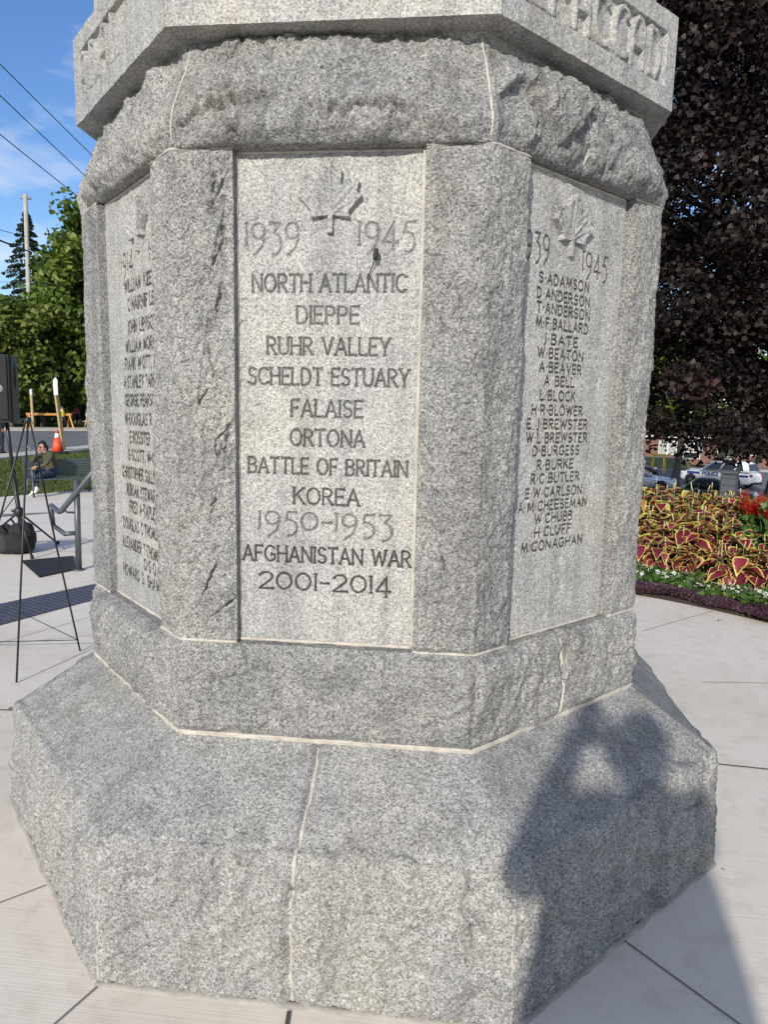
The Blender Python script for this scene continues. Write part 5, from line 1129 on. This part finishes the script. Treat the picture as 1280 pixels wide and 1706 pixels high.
# ---- cars
TYRE = flat('tyre_rubber', (.015, .015, .016), .85); RIM = flat('alloy_rim', (.35, .36, .37), .3, .7); PLAST = flat('dark_trim', (.02, .02, .022), .6)
LAMPW = flat('clear_lamp', (.75, .78, .80), .12, spec=.9); LAMPR = flat('red_lamp', (.35, .012, .012), .15)
def paint(n, c, met=.0): return flat(n, c, .22, met, var=.02, spec=.6)
def car(name, loc, rz, label, L_, W_, Hh, body, suv, stripes=None):
    root = tag(empty(name, loc, rz), label, 'car'); h = L_ / 2; hw = W_ / 2
    belt = Hh * (.62 if suv else .64); hood = belt * (.98 if suv else .94); gc = .22 if suv else .17
    # stations along x: x, z low, z high, half width
    st_ = [(-h, .42, belt * .84, hw * .80), (-h + .06, gc + .10, belt * .95, hw * .90), (-h + .35, gc, belt, hw * .98), (-h * .3, gc, belt, hw), (h * .25, gc, belt, hw), (h * .40, gc, hood + .02, hw * .99), (h - .55, gc, hood * .95, hw * .97), (h - .14, gc + .04, hood * .84, hw * .88), (h, .38, hood * .64, hw * .74)]
    m_ = MB(); vs = []; n = 14
    for x, z0, z1, w_ in st_:
        for q in range(n):
            a = 2 * math.pi * q / n; cx = math.copysign(abs(math.cos(a)) ** .42, math.cos(a)); cz = math.copysign(abs(math.sin(a)) ** .42, math.sin(a)); vs.append((x, cx * w_, (z0 + z1) / 2 + cz * (z1 - z0) / 2))
    fs = [(i * n + q, i * n + (q + 1) % n, (i + 1) * n + (q + 1) % n, (i + 1) * n + q) for i in range(len(st_) - 1) for q in range(n)] + [tuple(range(n - 1, -1, -1)), tuple(range((len(st_) - 1) * n, len(st_) * n))]
    fs = [tuple(reversed(f)) for f in fs]; m_.add(vs, fs)
    bo_ = m_.build('body', body, root, True); sm = bo_.modifiers.new('s', 'SUBSURF'); sm.levels = 2; sm.render_levels = 2
    # greenhouse
    xb0, xb1 = (-h + .12, h * .42) if suv else (-h + .62, h * .40); xt0, xt1 = (-h + .42, h * .10) if suv else (-h * .42, h * .02); wb, wt = hw * .95, hw * .76; z0, z1 = belt - .06, Hh
    c8 = [(xb0, -wb, z0), (xb1, -wb, z0), (xb1, wb, z0), (xb0, wb, z0), (xt0, -wt, z1), (xt1, -wt, z1), (xt1, wt, z1), (xt0, wt, z1)]
    bm = bmesh.new(); v = [bm.verts.new(p) for p in c8]
    for f in ((3, 2, 1, 0), (4, 5, 6, 7), (0, 1, 5, 4), (1, 2, 6, 5), (2, 3, 7, 6), (3, 0, 4, 7)): bm.faces.new([v[i] for i in f])
    bmesh.ops.bevel(bm, geom=list(bm.edges), offset=.10, segments=3, affect='EDGES'); me = bpy.data.meshes.new('cabin'); bm.to_mesh(me); bm.free(); link('cabin', me, body, root, True)
    def pane(q, off, nm):   # q: 4 corners on the greenhouse plane
        q = [Vector(p) for p in q]; nrm = (q[1] - q[0]).cross(q[3] - q[0]).normalized(); cen = sum(q, Vector()) / 4
        if nrm.dot(cen - Vector((0, 0, belt))) < 0: nrm = -nrm
        f = MB(); f.add([p + nrm * off for p in q] + [p - nrm * .03 for p in q], [(0, 1, 2, 3), (7, 6, 5, 4)] + [(k_, 4 + k_, 4 + (k_ + 1) % 4, (k_ + 1) % 4) for k_ in range(4)]); f.build(nm, GLASSD, root)
    P_ = lambda x, t_, s_: ((xb0 + (xt0 - xb0) * t_) * (1 - x) + (xb1 + (xt1 - xb1) * t_) * x, s_ * (wb + (wt - wb) * t_), z0 + (z1 - z0) * t_)
    for s_ in (-1, 1):
        for a, b_ in (((.10, .27), (.30, .58), (.61, .90)) if suv else ((.16, .50), (.53, .88))): pane([P_(a, .2, s_), P_(b_, .2, s_), P_(b_ - .02, .84, s_), P_(a + .02, .84, s_)], .006, 'side_window')
    Q_ = lambda y, t_, f: ((xb1 + (xt1 - xb1) * t_) if f else (xb0 + (xt0 - xb0) * t_), y * (wb + (wt - wb) * t_), z0 + (z1 - z0) * t_)
    pane([Q_(-.86, .12, 1), Q_(.86, .12, 1), Q_(.84, .88, 1), Q_(-.84, .88, 1)], .006, 'windscreen'); pane([Q_(-.8, .25, 0), Q_(.8, .25, 0), Q_(.8, .85, 0), Q_(-.8, .85, 0)], .006, 'rear_window')
    wr = .37 if suv else .33
    for x in (-h * .60, h * .62):
        for s_ in (-1, 1):
            wl_ = MB(); Mx = Matrix.Rotation(R(90), 4, 'X'); wl_.lathe([(wr * .62, -.11), (wr * .96, -.10), (wr, -.06), (wr, .06), (wr * .96, .10), (wr * .62, .11)], (x, s_ * (hw - .10), wr), 22, M=Mx); wo_ = wl_.build('wheel', TYRE, root, True)
            wl_ = MB(); wl_.lathe([(.05, -.115), (wr * .62, -.10), (wr * .62, .10), (.05, .115)], (x, s_ * (hw - .10), wr), 14, M=Mx); wl_.build('rim', RIM, wo_)
            wl_ = MB(); wl_.lathe([(wr * 1.16, -.012), (wr * 1.16, .012)], (x, s_ * (hw - .012), wr + .03), 22, M=Mx); wl_.build('wheel_arch', PLAST, root)
    for s_ in (-1, 1):
        f = MB(); f.box((h - .17, s_ * hw * .70, hood * .78), (.22, .34, .13), s_ * R(28), bev=.04); f.build('headlight', LAMPW, root, True)
        f = MB(); f.box((-h + .07, s_ * hw * .74, belt * .82), (.12, .26, .20), -s_ * R(15), bev=.04); f.build('tail_light', LAMPR, root, True)
        f = MB(); f.box((h * .30, s_ * (hw + .06), belt + .05), (.12, .20, .14), bev=.04); f.build('wing_mirror', body, root, True)
    f = MB(); f.box((h - .03, 0, hood * .58), (.10, hw * 1.1, .22), bev=.03); f.build('grille', PLAST, root)
    f = MB(); f.box((h - .02, 0, .32), (.16, hw * 1.5, .12), bev=.03); f.box((-h + .02, 0, .40), (.14, hw * 1.5, .16), bev=.03)
    for s_ in (-1, 1): f.box((0, s_ * (hw - .01), gc + .06), (L_ * .5, .05, .13), bev=.02)
    f.build('bumper_trim', PLAST, root)
    if stripes:
        blue = flat('blue_livery', (.03, .055, .28), .35)
        for s_ in (-1, 1):
            f = MB(); f.box((-h * .62, s_ * (hw + .001), belt * .80), (h * .66, .012, .13)); f.box((h * .55, s_ * (hw - .010), belt * .80), (h * .36, .012, .16)); f.build('blue_stripe', blue, root)
            f = MB()
            for pl in layout('POLICE', 1.15, .24, 'c', 0, 0):
                for (x0, y0), (x1, y1) in zip(pl[:-1], pl[1:]):
                    d = Vector((x1 - x0, y1 - y0)); ln_ = max(d.length, 1e-4); nn = Vector((-d.y, d.x)) / ln_ * .026; e_ = d / ln_ * .012
                    X = lambda a: (h * .06 - s_ * -1 * 0 + (-s_) * -1 * a * (-1 if s_ > 0 else 1) * (-1), s_ * (hw + .005), belt * .80)
                    q4 = [(x0 - e_.x - nn.x, y0 - e_.y - nn.y), (x1 + e_.x - nn.x, y1 + e_.y - nn.y), (x1 + e_.x + nn.x, y1 + e_.y + nn.y), (x0 - e_.x + nn.x, y0 - e_.y + nn.y)]
                    # read left to right from outside: on the left flank (+y) forward is to the left
                    f.add([(h * .06 - s_ * a_, s_ * (hw + .006), belt * .80 + b_) for a_, b_ in q4], [(0, 1, 2, 3)])
            f.build('lettering', blue, root)
        f = MB(); f.box((-h * .05, 0, Hh + .05), (.28, W_ * .62, .10), bev=.03); f.build('light_bar', PLAST, root, True)
    return root
GZ = -2.95
sl, sr = at(1138, 810, 56), at(1264, 810, 53.5); sl.z = sr.z = GZ; mid = sl.lerp(sr, .5); d = sl - sr
car('police_car', mid, math.atan2(d.y, d.x), 'white police utility vehicle with blue stripes and lettering parked behind the flower bed', 5.25, 2.02, 1.84, paint('white_paint', (.78, .79, .80)), True, True)
q = at(1064, 805, 48.5); q.z = GZ
car('sedan', q, math.atan2(-_r2.y, _r2.x) + R(-12), 'silver blue sedan parked beside the memorial edge behind the flower bed', 4.7, 1.84, 1.55, paint('silver_blue_paint', (.50, .54, .62), .3), False)
q = at(1192, 812, 42.5); q.z = GZ
car('sedan', q, math.atan2(-_r2.y, _r2.x) + R(-14), 'dark green sedan parked in front of the white police vehicle', 4.4, 1.80, 1.42, paint('dark_green_paint', (.020, .032, .030), .2), False)
q = at(1050, 790, 60); q.z = GZ
car('hatchback', q, math.atan2(-_r2.y, _r2.x) + R(-8), 'dark car parked behind the silver blue sedan', 4.2, 1.76, 1.50, paint('dark_blue_paint', (.02, .022, .035), .2), False)
# grey litter bin behind the bed
q = at(1218, 783, 13.0); bz = th_at(q); bn_ = tag(empty('litter_bin', (q.x, q.y, bz), R(-30)), 'dark grey square litter bin standing just behind the coleus bed', 'bin')
BG = flat('charcoal_bin', (.045, .05, .055), .6); hh = q.z - bz
m_ = MB(); m_.box((0, 0, hh * .46), (.25, .25, hh * .92), bev=.02); m_.build('body', BG, bn_)
m_ = MB(); m_.box((0, 0, hh * .96), (.28, .28, hh * .08), bev=.02); m_.build('lid', BG, bn_)
m_ = MB()
for k_ in range(5): m_.box((0, 0, hh * (.84 - .14 * k_)), (.262, .262, .018), bev=.004)
m_.build('band', flat('bin_band', (.03, .033, .036), .5), bn_)
# ------------------------------------------------------------------ people
SKIN = flat('skin', (.50, .27, .19), .5, var=.06, scale=30)
def person_mesh(name, J, edges, mats, regions, parent=None, loc=(0, 0, 0), rz=0, sub=2):
    """J: joint -> (x,y,z,r); edges between joints; regions: (material index, [joint pairs])"""
    keys = list(J); idx = {k: i for i, k in enumerate(keys)}
    me = bpy.data.meshes.new(name + '_skel'); me.from_pydata([J[k][:3] for k in keys], [(idx[a], idx[b]) for a, b in edges], []); me.update()
    o = bpy.data.objects.new(name + '_skel', me); C.objects.link(o); o.modifiers.new('skin', 'SKIN')
    if not me.skin_vertices: return None
    for k in keys:
        s = me.skin_vertices[0].data[idx[k]]; r = J[k][3]; s.radius = (r if not isinstance(r, tuple) else r[0], r if not isinstance(r, tuple) else r[1]); s.use_root = (k == 'pelvis'); s.use_loose = False
    sm = o.modifiers.new('sub', 'SUBSURF'); sm.levels = sub; sm.render_levels = sub
    dg = bpy.context.evaluated_depsgraph_get(); dg.update(); m2 = bpy.data.meshes.new_from_object(o.evaluated_get(dg)); m2.name = name
    bpy.data.objects.remove(o)
    for m in mats: m2.materials.append(m)
    segs = [(mi, Vector(J[a][:3]), Vector(J[b][:3])) for mi, prs in regions for a, b in prs]
    for f in m2.polygons:
        c = f.center; best = 9e9; bi = 0
        for mi, a, b in segs:
            d = b - a; t = max(0, min(1, (c - a).dot(d) / (d.length_squared + 1e-9))); q = (a + d * t - c).length
            if q < best: best, bi = q, mi
        f.material_index = bi; f.use_smooth = True
    ob = bpy.data.objects.new(name, m2); C.objects.link(ob); ob.location = loc; ob.rotation_euler = (0, 0, rz)
    if parent: ob.parent = parent
    return ob
def hand(J, E, side, wrist, d, up, curl=.5, s=1.0):
    """palm, four fingers and a thumb; d = pointing direction, up = back of the hand"""
    d = Vector(d).normalized(); up = Vector(up); up = (up - d * up.dot(d)).normalized(); lat = d.cross(up) * (1 if side == 'r' else -1)
    w = Vector(J[wrist][:3]); pm = w + d * .05 * s; J[wrist + '_palm'] = (*pm, (.034 * s, .017 * s)); E.append((wrist, wrist + '_palm'))
    out = []
    for k, (ln, off) in enumerate(((.070, .027), (.078, .009), (.072, -.009), (.056, -.026))):
        b = pm + d * .040 * s + lat * off * s; prev = wrist + '_palm'; dd = d.copy(); p = b
        for q, fr in enumerate((0, .45, .3, .25)):
            if q: dd = (dd - up * curl * .55).normalized(); p = p + dd * ln * fr * s
            nm = f'{wrist}_f{k}{q}'; J[nm] = (*p, (.0095 - .0008 * q) * s); E.append((prev, nm)); prev = nm; out.append(nm)
    p = pm + lat * .030 * s - d * .015 * s; prev = wrist + '_palm'; dd = (d * .7 + lat * .75 - up * .25).normalized()
    for q, ln in enumerate((0, .032, .026)):
        p = p + dd * ln * s; dd = (dd - up * curl * .2 - lat * .25).normalized(); nm = f'{wrist}_t{q}'; J[nm] = (*p, (.0105 - .001 * q) * s); E.append((prev, nm)); prev = nm; out.append(nm)
    return [(wrist, wrist + '_palm')] + [(wrist + '_palm', n) for n in out]
def person(name_label, loc, rz, pose, top, legs, shoes, hair, label, hair_long=False, extra=None, skirt=None, s=1.0):
    J = dict(pose); E = [('pelvis', 'waist'), ('waist', 'chest'), ('chest', 'neck'), ('neck', 'jaw'), ('jaw', 'head'), ('head', 'crown'), ('jaw', 'nose')]
    for sd_ in 'lr':
        E += [('chest', 'sho_' + sd_), ('sho_' + sd_, 'elb_' + sd_), ('elb_' + sd_, 'wri_' + sd_), ('pelvis', 'hip_' + sd_), ('hip_' + sd_, 'kne_' + sd_), ('kne_' + sd_, 'ank_' + sd_), ('ank_' + sd_, 'heel_' + sd_), ('ank_' + sd_, 'ball_' + sd_), ('ball_' + sd_, 'toe_' + sd_)]
    for sd_ in 'lr':
        a = Vector(J['ank_' + sd_][:3]); f = Vector(J.pop('foot_' + sd_)).normalized(); J['heel_' + sd_] = (*(a - f * .045 + Vector((0, 0, -.045))), .034); J['ball_' + sd_] = (*(a + f * .11 + Vector((0, 0, -.048))), (.042, .028)); J['toe_' + sd_] = (*(a + f * .17 + Vector((0, 0, -.055))), (.036, .020))
    h = Vector(J['head'][:3]); look = Vector(J.pop('look')).normalized(); J['nose'] = (*(h + look * .105 + Vector((0, 0, -.03))), .013)
    hp = []
    for sd_ in 'lr':
        d, u, cu = J.pop('hand_' + sd_); hp += hand(J, E, sd_, 'wri_' + sd_, d, u, cu)
    J = {k: ((v[0] * s, v[1] * s, v[2] * s, (v[3][0] * s, v[3][1] * s) if isinstance(v[3], tuple) else v[3] * s)) for k, v in J.items()}
    skin = [('neck', 'jaw'), ('jaw', 'head'), ('head', 'crown'), ('jaw', 'nose')] + hp
    tops = [('waist', 'chest'), ('chest', 'neck')] + [(a + sd_, b + sd_) for sd_ in 'lr' for a, b in (('sho_', 'elb_'), ('elb_', 'wri_'))] + [('chest', 'sho_l'), ('chest', 'sho_r'), ('pelvis', 'waist')]
    lg = [(a + sd_, b + sd_) for sd_ in 'lr' for a, b in (('hip_', 'kne_'), ('kne_', 'ank_'))] + [('pelvis', 'hip_l'), ('pelvis', 'hip_r')]
    sh = [('ank_' + sd_, b + sd_) for sd_ in 'lr' for b in ('heel_', 'ball_')] + [('ball_' + sd_, 'toe_' + sd_) for sd_ in 'lr']
    ob = person_mesh('person', J, E, [SKIN, top, legs, shoes], [(0, skin), (1, tops), (2, lg), (3, sh)], None, loc, rz)
    tag(ob, label, 'person')
    h = Vector(J['head'][:3]); up = (Vector(J['crown'][:3]) - Vector(J['jaw'][:3])).normalized(); fw = (look - up * look.dot(up)).normalized(); sdv = fw.cross(up)
    # hair: a shell over the skull, open at the face
    n = 22; uu, vv = np.meshgrid(np.linspace(-math.pi, math.pi, n), np.linspace(-1.1, math.pi / 2, 14)); V = []
    for a, b in zip(uu.ravel(), vv.ravel()):
        f = math.cos(a); lim = -.9 if f < .2 else -.9 + 1.35 * min(1, (f - .2) / .45); b = max(b, lim); r_ = .108 * s * (1 + .05 * math.sin(a * 7 + b * 5))
        V.append(h + fw * (math.cos(b) * math.cos(a) * r_ * 1.05 - .012 * s) + sdv * math.cos(b) * math.sin(a) * r_ * .88 + up * (math.sin(b) * r_ * 1.12 + .022 * s))
    ho = link('hair', arr_mesh('hair', np.array([tuple(p) for p in V]), grid_faces(*uu.shape)), hair, ob, True)
    if hair_long:
        m_ = MB(); b0 = h - fw * .085 + up * .02; m_.tube([b0, b0 - fw * .055 + up * -.02, b0 - fw * .06 - up * .12, b0 - fw * .035 - up * .22], [.040, .042, .032, .008], 8); m_.build('ponytail', hair, ob, True)
    m_ = MB()
    for q in (-1, 1):
        c = h + fw * .090 * s + sdv * q * .032 * s + up * .012 * s; m_.lathe([(.002, -.008 * s), (.009 * s, -.004 * s), (.009 * s, .004 * s), (.002, .008 * s)], c, 8)
    m_.build('eyes', flat('dark_eye', (.02, .015, .012), .2), ob, True)
    m_ = MB(); c = h + fw * .088 * s - up * .062 * s; m_.box(c, (.05 * s, .014 * s, .012 * s), math.atan2(sdv.y, sdv.x), bev=.004); m_.build('mouth', flat('lip', (.36, .12, .10), .5), ob, True)
    return ob
def standing(**kw):
    P = {'pelvis': (0, 0, .95, (.155, .12)), 'waist': (0, 0, 1.10, (.145, .11)), 'chest': (0, .0, 1.32, (.165, .12)), 'neck': (0, 0, 1.50, .055), 'jaw': (0, .02, 1.575, .062), 'head': (0, .015, 1.645, (.082, .092)), 'crown': (0, .005, 1.715, .062),
         'sho_l': (-.19, 0, 1.42, .062), 'elb_l': (-.245, -.03, 1.14, .047), 'wri_l': (-.25, .06, .90, .032), 'sho_r': (.19, 0, 1.42, .062), 'elb_r': (.245, -.03, 1.14, .047), 'wri_r': (.25, .06, .90, .032),
         'hip_l': (-.095, 0, .90, .098), 'kne_l': (-.10, .02, .50, .066), 'ank_l': (-.11, -.02, .085, .045), 'hip_r': (.095, 0, .90, .098), 'kne_r': (.10, .02, .50, .066), 'ank_r': (.11, -.02, .085, .045),
         'foot_l': (-.15, 1, 0), 'foot_r': (.15, 1, 0), 'look': (0, 1, 0), 'hand_l': ((0, .2, -1), (-1, 0, 0), .5), 'hand_r': ((0, .2, -1), (1, 0, 0), .5)}
    P.update(kw); return P
OLIVE = flat('olive_jacket', (.062, .058, .032), .85, var=.25, scale=14, bump=.5, bscale=40); JEAN = flat('blue_denim', (.035, .048, .085), .85, var=.3, scale=18); WSHOE = flat('white_shoe', (.65, .64, .58), .6)
HAIRB = flat('dark_brown_hair', (.022, .014, .010), .5, var=.4, scale=60); NAVY = flat('dark_navy_cloth', (.012, .014, .025), .85); WTOP = flat('white_shirt_cloth', (.68, .66, .60), .8); YEL = flat('hi_vis_yellow', (.72, .70, .05), .6); PINK = flat('pink_shirt_cloth', (.70, .16, .24), .8); BSHOE = flat('black_shoe', (.012, .012, .012), .6); DGREEN = flat('dark_green_jacket', (.012, .028, .022), .85); GREY = flat('grey_jacket', (.06, .065, .08), .85); BROWNT = flat('dark_trousers', (.02, .02, .026), .85)
# seated on the left end of the bench
wp = gnd(61, 828, -.32)
SEAT = {'pelvis': (0, -.44, .56, (.165, .13)), 'waist': (0, -.42, .70, (.15, .12)), 'chest': (.0, -.34, .93, (.175, .135)), 'neck': (.02, -.27, 1.10, .055), 'jaw': (.03, -.22, 1.165, .062), 'head': (.035, -.22, 1.235, (.082, .092)), 'crown': (.035, -.235, 1.305, .062),
        'sho_l': (-.18, -.32, 1.03, .068), 'elb_l': (-.24, -.06, .80, .056), 'wri_l': (-.03, .04, .73, .034), 'sho_r': (.19, -.33, 1.03, .068), 'elb_r': (.22, -.04, .83, .056), 'wri_r': (.09, -.09, 1.06, .034),
        'hip_l': (-.10, -.40, .53, .105), 'kne_l': (-.12, .06, .56, .074), 'ank_l': (.02, .12, .11, .045), 'hip_r': (.10, -.40, .53, .105), 'kne_r': (.06, .10, .66, .074), 'ank_r': (-.20, .20, .23, .045),
        'foot_l': (-.2, 1, 0), 'foot_r': (-.5, 1, -.25), 'look': (-.12, 1, -.12), 'hand_l': ((1, .2, -.1), (0, 0, 1), .5), 'hand_r': ((-.25, -.25, 1), (.6, .8, 0), .7)}
wr_ = math.atan2(CAM.y - wp.y, CAM.x - wp.x) - R(90) - R(48)
pw = wp + Vector((.12, .0, 0)); fpos = Vector((-.12, .15, 0)); fpos.rotate(Matrix.Rotation(wr_, 3, 'Z'))
person('woman', (wp.x - fpos.x, wp.y - fpos.y, -.325), wr_, SEAT, OLIVE, JEAN, WSHOE, HAIRB, 'person in an olive jacket and blue jeans sitting on the park bench, chin in hand', True, s=.88)
face_cam = lambda p: math.atan2(CAM.y - p.y, CAM.x - p.x) - R(90)
p = gnd(104, 717); p.z = 0
mn = person('man', p, face_cam(p) + R(70), standing(), WTOP, NAVY, BSHOE, HAIRB, 'person in a white shirt and yellow safety vest standing on the road behind the barricade')
m_ = MB(); prof = [(.20, 1.02), (.195, 1.2), (.20, 1.38), (.15, 1.47)]
vs = [(r_ * math.cos(a), r_ * .80 * math.sin(a), z) for r_, z in prof for a in np.linspace(0, 2 * math.pi, 16, endpoint=False)]
m_.add(vs, [(i * 16 + k_, i * 16 + (k_ + 1) % 16, (i + 1) * 16 + (k_ + 1) % 16, (i + 1) * 16 + k_) for i in range(3) for k_ in range(16)]); m_.build('safety_vest', YEL, mn, True)
p = gnd(128, 709); p.z = .1; s_ = 1.0
p = at(128, 709, 66); p.z = .1
person('walker', p, face_cam(p) + R(150), standing(kne_l=(-.1, .16, .52, .066), ank_l=(-.1, .12, .11, .045), ank_r=(.1, -.24, .12, .045), kne_r=(.1, -.02, .5, .066)), PINK, NAVY, BSHOE, HAIRB, 'person in a pink shirt walking away on the far side of the road', s=1.05)
p = gnd(1, 756); p.z = 0
person('bystander', p, face_cam(p) + R(120), standing(), NAVY, NAVY, BSHOE, HAIRB, 'person in dark clothes standing by the road, mostly behind the loudspeaker', s=1.02)
p = at(1162, 800, 27); p.z = th_at(p)
person('officer', p, face_cam(p) + R(160), standing(), DGREEN, BROWNT, BSHOE, HAIRB, 'person in dark green jacket beyond the coleus bed, by the police car', s=1.0)
# the photographer, whose shadow falls on the right of the base
ph_ = Vector((.475, -3.47, 0))
PHO = standing(sho_l=(-.21, .02, 1.44, .085), elb_l=(-.315, .12, 1.22, .070), wri_l=(-.17, .315, 1.50, .044), sho_r=(.21, .02, 1.44, .085), elb_r=(.31, .12, 1.20, .070), wri_r=(-.03, .315, 1.50, .044), hand_l=((.12, .2, 1), (-1, .3, 0), .8), hand_r=((-.12, .2, 1), (1, .3, 0), .8),
               chest=(0, 0, 1.34, (.21, .15)), waist=(0, 0, 1.12, (.23, .16)), pelvis=(0, 0, .95, (.24, .16)), kne_l=(-.13, .02, .5, .085), kne_r=(.13, .02, .5, .085), ank_l=(-.15, -.02, .085, .055), ank_r=(.15, -.02, .085, .055), hip_l=(-.11, 0, .9, .115), hip_r=(.11, 0, .9, .115))
pho_ = person('photographer', ph_, 0, PHO, GREY, JEAN, BSHOE, HAIRB, 'person in a grey jacket holding up a phone, seen only as a shadow')
m_ = MB(); prof = [(.31, .55), (.325, .80), (.315, 1.0), (.285, 1.2), (.23, 1.36)]
vs = [(r_ * math.cos(a), r_ * .62 * math.sin(a), z) for r_, z in prof for a in np.linspace(0, 2 * math.pi, 20, endpoint=False)]
m_.add(vs, [(i * 20 + k_, i * 20 + (k_ + 1) % 20, (i + 1) * 20 + (k_ + 1) % 20, (i + 1) * 20 + k_) for i in range(4) for k_ in range(20)]); m_.build('long_jacket', GREY, pho_, True)
T_ = Matrix.Translation(CAM - _f * .016 + _u2 * -.035) @ Matrix((( _r2.x, _u2.x, -_f.x, 0), (_r2.y, _u2.y, -_f.y, 0), (_r2.z, _u2.z, -_f.z, 0), (0, 0, 0, 1)))
m_ = MB(); m_.box((0, 0, 0), (.076, .158, .008), bev=.003); phn = m_.build('phone', flat('phone_black', (.015, .015, .017), .2)); phn.matrix_world = T_; tag(phn, 'black phone held upright in the raised hand of the photographer', 'phone')
# a few fallen leaves and specks on the paving
LITT = flat('dry_leaf', (.10, .06, .03), .8)
for k_, (u_, v_, lab) in enumerate([(1199, 1035, 'small dry curled leaf on the paving before the flower bed'), (18, 1182, 'small dry leaf lying at the paving joint left of the memorial')]):
    q = gnd(u_, v_); m_ = MB(); m_.add([(-.02, 0, .004), (-.005, .009, .012), (.02, .004, .006), (.0, -.008, .010)], [(0, 1, 3), (1, 2, 3)]); m_.tube([(.02, .004, .006), (.05, .012, .006)], .0012, 4); o = m_.build('fallen_leaf', LITT); o.location = q; o.rotation_euler = (0, 0, .4 + k_); tag(o, lab, 'leaf')
